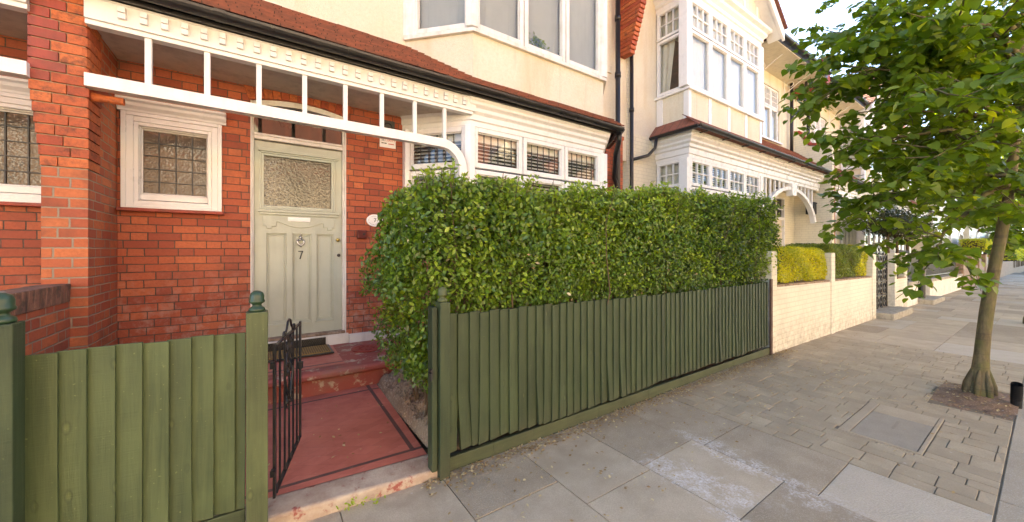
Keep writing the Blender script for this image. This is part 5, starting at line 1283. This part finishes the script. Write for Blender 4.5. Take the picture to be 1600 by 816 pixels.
def box_hedge(name, x0, x1, y0, y1, z0, z1, n, mat, size, lab, var=None, patch=None):
    r = empty(name, ((x0+x1)/2, (y0+y1)/2, z0+gz(x0)), lab, 'hedge')
    A = [(x1-x0)*(z1-z0), (x1-x0)*(y1-y0), (y1-y0)*(z1-z0), (y1-y0)*(z1-z0)]; A = np.array(A)/sum(A)
    k = RNG.choice(4, n, p=A); u = RNG.random((n, 2)); dep = RNG.exponential(.022, n)
    x = x0+(x1-x0)*u[:, 0]; y = y0+(y1-y0)*u[:, 1]; z = z0+(z1-z0)*u[:, 1]
    P = np.where((k == 0)[:, None], np.stack([x, y0+dep, z], 1), np.where((k == 1)[:, None], np.stack([x, y, z1-dep], 1), np.where((k == 2)[:, None], np.stack([x0+dep, y0+(y1-y0)*u[:, 0], z], 1), np.stack([x1-dep, y0+(y1-y0)*u[:, 0], z], 1))))
    P = P+.02*np.stack([np.sin(P[:, 0]*9+P[:, 2]*7), np.sin(P[:, 0]*6.3+P[:, 2]*11), np.sin(P[:, 0]*7.7+P[:, 1]*9)], 1)
    # rounded edges
    c = np.array([(x0+x1)/2, (y0+y1)/2, (z0+z1)/2]); h = np.array([(x1-x0)/2, (y1-y0)/2, (z1-z0)/2])
    q = np.abs(P-c)/h; m = np.sort(q, 1); f = 1-.10*np.clip((m[:, 1]-.75)/.25, 0, 1); P[:, 1:] = c[1:]+(P[:, 1:]-c[1:])*f[:, None]
    P[:, 2] += np.vectorize(gz)(P[:, 0])
    NN = np.array([(0, -1, .3), (0, -.1, 1), (-1, 0, .3), (1, 0, .3)])[k]
    v = RNG.random(n)*.75+.1+.25*np.sin(P[:, 0]*5+P[:, 2]*8)*.6
    if patch is None: leaf_mesh('foliage', P, size, 'oval', mat, r, out=norm(NN), var=v, tilt=.9)
    else:
        s = patch(P); leaf_mesh('foliage', P[~s], size, 'oval', mat, r, out=norm(NN[~s]), var=v[~s], tilt=.9)
        o = leaf_mesh('variegated_foliage', P[s], size, 'oval', 'yellow_leaf', r, out=norm(NN[s]), var=v[s], tilt=.9); o['label'] = 'yellow leaved corner of the clipped hedge'
    mb = MB()
    for i in range(int((x1-x0)*14)):
        xx = random.uniform(x0+.05, x1-.05); yy = random.uniform(y0+.1, y1-.1); mb.tube([(xx, yy, z0-.7+gz(xx)), (xx+random.gauss(0, .08), yy, z0+(z1-z0)*.4+gz(xx)), (xx+random.gauss(0, .1), yy, z1-.1+gz(xx))], [.014, .01, .004], 5)
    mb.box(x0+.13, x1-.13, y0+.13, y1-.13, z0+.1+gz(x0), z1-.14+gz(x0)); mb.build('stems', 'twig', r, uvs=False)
box_hedge('clipped_hedge', 5.74, 7.84, 2.10, 2.75, .91, 1.42, 26000, 'yellow_leaf', .028, 'bright yellow clipped hedge behind the cream brick wall')
box_hedge('clipped_hedge', 8.10, 10.50, 2.12, 2.85, .90, 1.52, 26000, 'box_leaf', .030, 'dark green clipped hedge with a yellow corner between the cream piers', patch=lambda P: (P[:, 0] > 9.75+.25*np.sin(P[:, 2]*11)) & (P[:, 1] < 2.5) & (RNG.random(len(P)) < .85))
box_hedge('clipped_hedge', 38, 50, 2.2, 3.4, .9, 2.6, 14000, 'yellow_leaf', .10, 'yellow green hedge far along the street behind the trunk')

box_hedge('clipped_hedge', 56, 98, 1.7, 3.2, 1.2, 3.6, 9000, 'yellow_leaf', .24, 'tall yellow green hedge closing the far end of the pavement')
# small standard trees behind the railings
def standard_tree(x, y, lab, h=1.75, rad=.62):
    z = .28+gz(x); r = empty('standard_tree', (x, y, z), lab, 'tree', 'clipped standard trees behind the railings')
    mb = MB(); mb.tube([(x, y, z), (x+.02, y, z+.6), (x-.01, y, z+h-.2), (x, y, z+h+.2)], [.05, .045, .04, .02], 8)
    for i in range(16):
        a = random.uniform(0, 2*PI); e = random.uniform(-.2, 1); mb.tube([(x, y, z+h-.15), (x+.3*rad*math.cos(a), y+.3*rad*math.sin(a), z+h+.1+.2*e), (x+.8*rad*math.cos(a), y+.8*rad*math.sin(a), z+h+.25+.5*rad*e)], [.02, .012, .004], 5)
    mb.build('trunk', 'twig', r)
    n = 2600; d = norm(RNG.normal(size=(n, 3))); rr = rad*(RNG.random(n)**.38)*(1+.18*np.sin(d[:, 0]*7+d[:, 2]*5))
    P = d*rr[:, None]*np.array([1.15, 1.1, .72])+np.array([x, y, z+h+.35]); leaf_mesh('crown', P, .075, 'oval', 'bay_leaf', r, out=norm(d+np.array([[0, 0, .5]])), tilt=.8)
standard_tree(15.6, 2.75, 'dark clipped standard tree nearest the thin black post'); standard_tree(17.4, 2.85, 'dark clipped standard tree between two others behind the railings'); standard_tree(19.3, 2.9, 'dark clipped standard tree farthest along the railings')
# potted shrub in the pier's hole
pt = empty('potted_plant', (13.0, 2.2, .82), 'small leafy plant in the planting hole of the cream pier', 'plant')
mb = MB().lathe([(.09, 0), (.13, .16), (.135, .18), (.10, .18)], (13.0, 2.21, .812), 14); mb.build('pot', 'black_paint', pt, drop=True)
P = np.array([13.0, 2.21, 1.10+gz(13)])+RNG.normal(size=(260, 3))*np.array([.16, .07, .11]); leaf_mesh('foliage', P, .06, 'oval', 'box_leaf', pt, tilt=.9)
# plant on the sill of the upper window
pw = empty('potted_plant', (3.02, 3.92, 3.96), 'green plant behind the glass on the upper window sill', 'plant')
MB().lathe([(.05, 0), (.065, .09), (.05, .09)], (3.02, 3.90, 3.965), 14).build('pot', 'terracotta', pw)
P = np.array([3.02, 3.855, 4.11])+RNG.normal(size=(90, 3))*np.array([.10, .010, .05]); leaf_mesh('foliage', P, .06, 'oval', 'box_leaf', pw, out=np.array([[0, -1, .4]]), tilt=.6)

# ------------------------------------------------------------------ the lime tree on the pavement
def street_tree(name, base, lean, H, lab, limbs, nleaf_per, leaf, seed, group=None, detail=True):
    rnd = random.Random(seed); r = empty(name, base, lab, 'tree', group)
    bx, by, bz = base
    def T(z): return Vector((bx+lean[0]*z+.03*math.sin(z*1.7), by+lean[1]*z+.02*math.sin(z*2.3), bz+z))
    tr = MB(); zs = [i*H/26 for i in range(27)]
    rad = [.50*(.105-.020*z)*(1+.03*math.sin(z*9)) if z < 2.6 else max(.009, .027-.007*(z-2.6)) for z in zs]
    for i, z in enumerate(zs):
        if z < .35: rad[i] += .03*(1-z/.35)**2
    tr.tube([T(z) for z in [-.15]+zs], [rad[0]*1.25]+rad, 18)
    for k in range(7):                          # root flare
        a = k*2*PI/7+.4; tr.tube([T(.26)+Vector((.04*math.cos(a), .04*math.sin(a), 0)), T(.10)+Vector((.08*math.cos(a), .08*math.sin(a), 0)), T(-.05)+Vector((.105*math.cos(a), .10*math.sin(a), 0))], [.012, .024, .016], 8)
    tr.build('trunk', 'bark', r, smooth=True, uvs=False)
    LP, LN, LS = [], [], []
    tw = None
    def leafy(p0, d, L, w, mb):
        pts = [Vector(p0)]; d = Vector(d).normalized(); n = max(3, int(L/.11))
        for i in range(n):
            d = (d+Vector((rnd.gauss(0, .11), rnd.gauss(0, .11), rnd.gauss(-.07, .07)))).normalized(); pts.append(pts[-1]+d*(L/n))
        mb.tube(pts, [max(.0015, w*(1-.85*i/n)) for i in range(n+1)], 5, caps=False)
        m = int(L*nleaf_per)
        for j in range(m):
            t = (.08+.92*rnd.random())*n; i = min(n-1, int(t)); p = pts[i].lerp(pts[i+1], t-i)
            side = Vector((rnd.gauss(0, 1), rnd.gauss(0, 1), rnd.gauss(-.35, .6))).normalized()
            LP.append(p+side*rnd.uniform(.02, .10)); LN.append((side.x*.55, side.y*.55-.1, .62)); LS.append((side.x, side.y, -.75))
        return pts
    for (z, end, w) in limbs:
        mb = MB(); s = T(z); e = Vector(end); mid = s.lerp(e, .5)+Vector((rnd.gauss(0, .08), rnd.gauss(0, .08), .10+.06*(e-s).length)); n = 9
        pts = []
        for i in range(n+1):
            t = i/n; pts.append(s*(1-t)**2+mid*2*t*(1-t)+e*t*t+Vector((rnd.gauss(0, .018), rnd.gauss(0, .018), rnd.gauss(0, .018)))*(1 if i else 0))
        mb.tube(pts, [max(.004, w*(1-.86*i/n)) for i in range(n+1)], 8)
        Lm = (e-s).length; d0 = (e-s).normalized()
        for k in range(max(5, int(Lm*8.0))):
            t = rnd.uniform(.18, 1.0)*n; i = min(n-1, int(t)); p = pts[i].lerp(pts[i+1], t-i)
            a = rnd.choice((-1, 1))*rnd.uniform(.5, 1.25); dd_ = Vector((d0.x*math.cos(a)-d0.y*math.sin(a), d0.x*math.sin(a)+d0.y*math.cos(a), rnd.gauss(.05, .38)))
            q = leafy(p, dd_, rnd.uniform(.28, .66)*min(1, .55+.3*Lm), .008, mb)
            if rnd.random() < .6: leafy(q[len(q)//2], dd_+Vector((rnd.gauss(0, .6), rnd.gauss(0, .6), rnd.gauss(-.1, .4))), rnd.uniform(.2, .42), .004, mb)
        leafy(pts[-1], d0+Vector((0, 0, -.15)), .35, .006, mb)
        mb.build('limb', 'bark', r, smooth=True, uvs=False, recalc=False)
    LP = np.array([tuple(p) for p in LP]); v = .18+.42*RNG.random(len(LP)); v = np.where(RNG.random(len(LP)) < .10, v+.4, v)
    leaf_mesh('crown', LP, leaf, 'heart', 'lime_leaf', r, out=norm(np.array(LN)), var=v, tilt=.55, stretch=norm(np.array(LS))*1.3)
    return r
limbs = [(1.92, at(1455, 400, 3.15), .026), (1.95, at(1385, 310, 3.2), .030), (2.35, at(1370, 225, 3.0), .030), (2.55, at(1305, 130, 3.55), .030),
         (2.75, at(1350, 110, 3.1), .028), (2.95, at(1310, 50, 3.7), .026), (3.1, at(1390, 30, 3.2), .026), (3.3, at(1350, -70, 3.6), .026), (2.25, at(1440, 255, 2.75), .026),
         (2.5, at(1450, 140, 2.6), .026), (2.9, at(1475, 30, 2.7), .026), (2.1, at(1490, 330, 3.9), .026), (2.4, at(1440, 250, 4.2), .028), (2.8, at(1420, 130, 4.3), .026), (3.2, at(1410, 20, 4.2), .024),
         (2.0, at(1640, 330, 3.2), .026), (2.3, at(1690, 230, 3.5), .028), (2.6, at(1660, 130, 3.0), .026), (2.9, at(1700, 60, 3.8), .026), (3.3, at(1620, -60, 3.2), .026), (3.6, at(1500, -120, 3.4), .024),
         (2.05, at(1345, 330, 3.5), .022), (2.5, at(1350, 180, 3.3), .026), (2.3, at(1400, 290, 3.6), .024), (2.9, at(1330, 90, 3.3), .024), (2.75, at(1285, 95, 3.5), .022), (2.2, at(1560, 350, 4.4), .024), (2.6, at(1560, 210, 4.6), .026), (3.1, at(1570, 80, 4.6), .026)]
street_tree('lime_tree', (5.48, .37, .02+gz(5.48)), (.105, -.075), 4.9, 'young lime tree with leaning trunk in the paved tree pit', limbs, 62, .066, 3)
def far_limbs(bx, by, seed, R=2.0, z0=2.0, z1=5.6, n=16):
    q = random.Random(seed); out = []
    for i in range(n):
        a = i*2.4+q.uniform(-.3, .3); z = z0+(z1-z0)*i/n; rr = R*(1-.45*(i/n)); out.append((z-.35, (bx+rr*math.cos(a), by+rr*math.sin(a), z+q.uniform(-.3, .6)), .03))
    return out
for i, (x, y, lab) in enumerate(((12.6, .20, 'second lime tree along the kerb behind the leaning one'), (20.5, .25, 'third lime tree along the kerb, mostly hidden'), (29.5, .3, 'lime tree farthest along the kerb'))):
    street_tree('lime_tree', (x, y, gz(x)), (.01, -.01), 6.2, lab, far_limbs(x, y, 20+i, R=2.3 if i == 0 else 2.6, z0=2.3), 26, .11 if i == 0 else .16, 40+i, 'lime trees along the kerb')

# ------------------------------------------------------------------ litter of dry leaves and the weeds
n = 2800
x = RNG.uniform(.75, 6.0, n); y = 2.05-np.abs(RNG.normal(0, .065, n))-.01; m = RNG.random(n) < .18; y = np.where(m, RNG.uniform(1.2, 2.03, n), y)
k = 260; xs = np.concatenate([x, RNG.uniform(4.93, 5.95, k), RNG.uniform(0.0, .85, 40), RNG.uniform(3.1, 8.5, 120)]); ys = np.concatenate([y, RNG.uniform(.16, .66, k), RNG.uniform(2.35, 3.45, 40), RNG.uniform(.3, 2.0, 120)])
zs = np.array([(.012+gz(a)) for a in xs]); zs[n:n+k] = [pitz(min(max(a, PIT[0]), PIT[1]), min(max(b, PIT[2]), PIT[3]))+.012+gz(a) for a, b in zip(xs[n:n+k], ys[n:n+k])]; zs[n+k:n+k+40] = .108
o = leaf_mesh('dry_leaf_litter', np.stack([xs, ys, zs], 1), .023, 'diamond', 'dry_leaf', None, tilt=.35); tag(o, 'scatter of dry leaves and petals along the foot of the fence', 'leaf litter', kind='stuff')
P = np.concatenate([np.array([.40, 2.035, .03])+RNG.normal(size=(26, 3))*np.array([.035, .012, .012]), np.array([.48, 2.02, .025])+RNG.normal(size=(14, 3))*np.array([.02, .01, .01])])
o = leaf_mesh('weed', P, .022, 'oval', 'privet_leaf', None, var=np.full(40, .8), tilt=.9); tag(o, 'tiny green weed at the foot of the front step', 'weed')

# ------------------------------------------------------------------ camera, sky, sun
cd = bpy.data.cameras.new('camera'); cam = bpy.data.objects.new('camera', cd); COL.objects.link(cam)
cam.location = (0, 0, EYE); cam.rotation_euler = (PI/2, 0, -math.atan2(FX, FY)); cd.sensor_width = 36; cd.lens = 572/1600*36; cd.shift_y = -.01; cd.clip_start = .05; cd.clip_end = 1500
S.camera = cam
W = bpy.data.worlds.new('World'); S.world = W; W.use_nodes = True; nt = W.node_tree
bg = nt.nodes['Background']; sky = nt.nodes.new('ShaderNodeTexSky'); sky.sky_type = 'NISHITA'; sky.sun_disc = False
sdir = Vector((.48, .60, .0)); el = math.radians(38)
sky.sun_elevation = el; sky.sun_rotation = math.atan2(sdir.x, sdir.y); sky.air_density = .55; sky.dust_density = .1; sky.ozone_density = 2.5
nt.links.new(sky.outputs[0], bg.inputs[0]); bg.inputs[1].default_value = .09
sl = bpy.data.lights.new('sun', 'SUN'); sun = bpy.data.objects.new('sun', sl); COL.objects.link(sun)
sl.energy = 5; sl.angle = math.radians(.6); sl.color = (1, .93, .82)
sd = Vector((sdir.x, sdir.y, 0)).normalized()*math.cos(el)+Vector((0, 0, math.sin(el)))
sun.rotation_euler = (-sd).to_track_quat('-Z', 'Y').to_euler()
vs = S.view_settings; vs.view_transform = 'Standard'; vs.look = 'None'; vs.gamma = 1; vs.use_curve_mapping = False; vs.exposure = 3.58
vs.use_white_balance = True; vs.white_balance_temperature = 8700; vs.white_balance_tint = 10
S.cycles.max_bounces = 8; S.cycles.transparent_max_bounces = 12; S.cycles.caustics_reflective = False; S.cycles.caustics_refractive = False
S.cycles.use_denoising = True
try: S.cycles.denoiser = 'OPENIMAGEDENOISE'
except Exception: pass
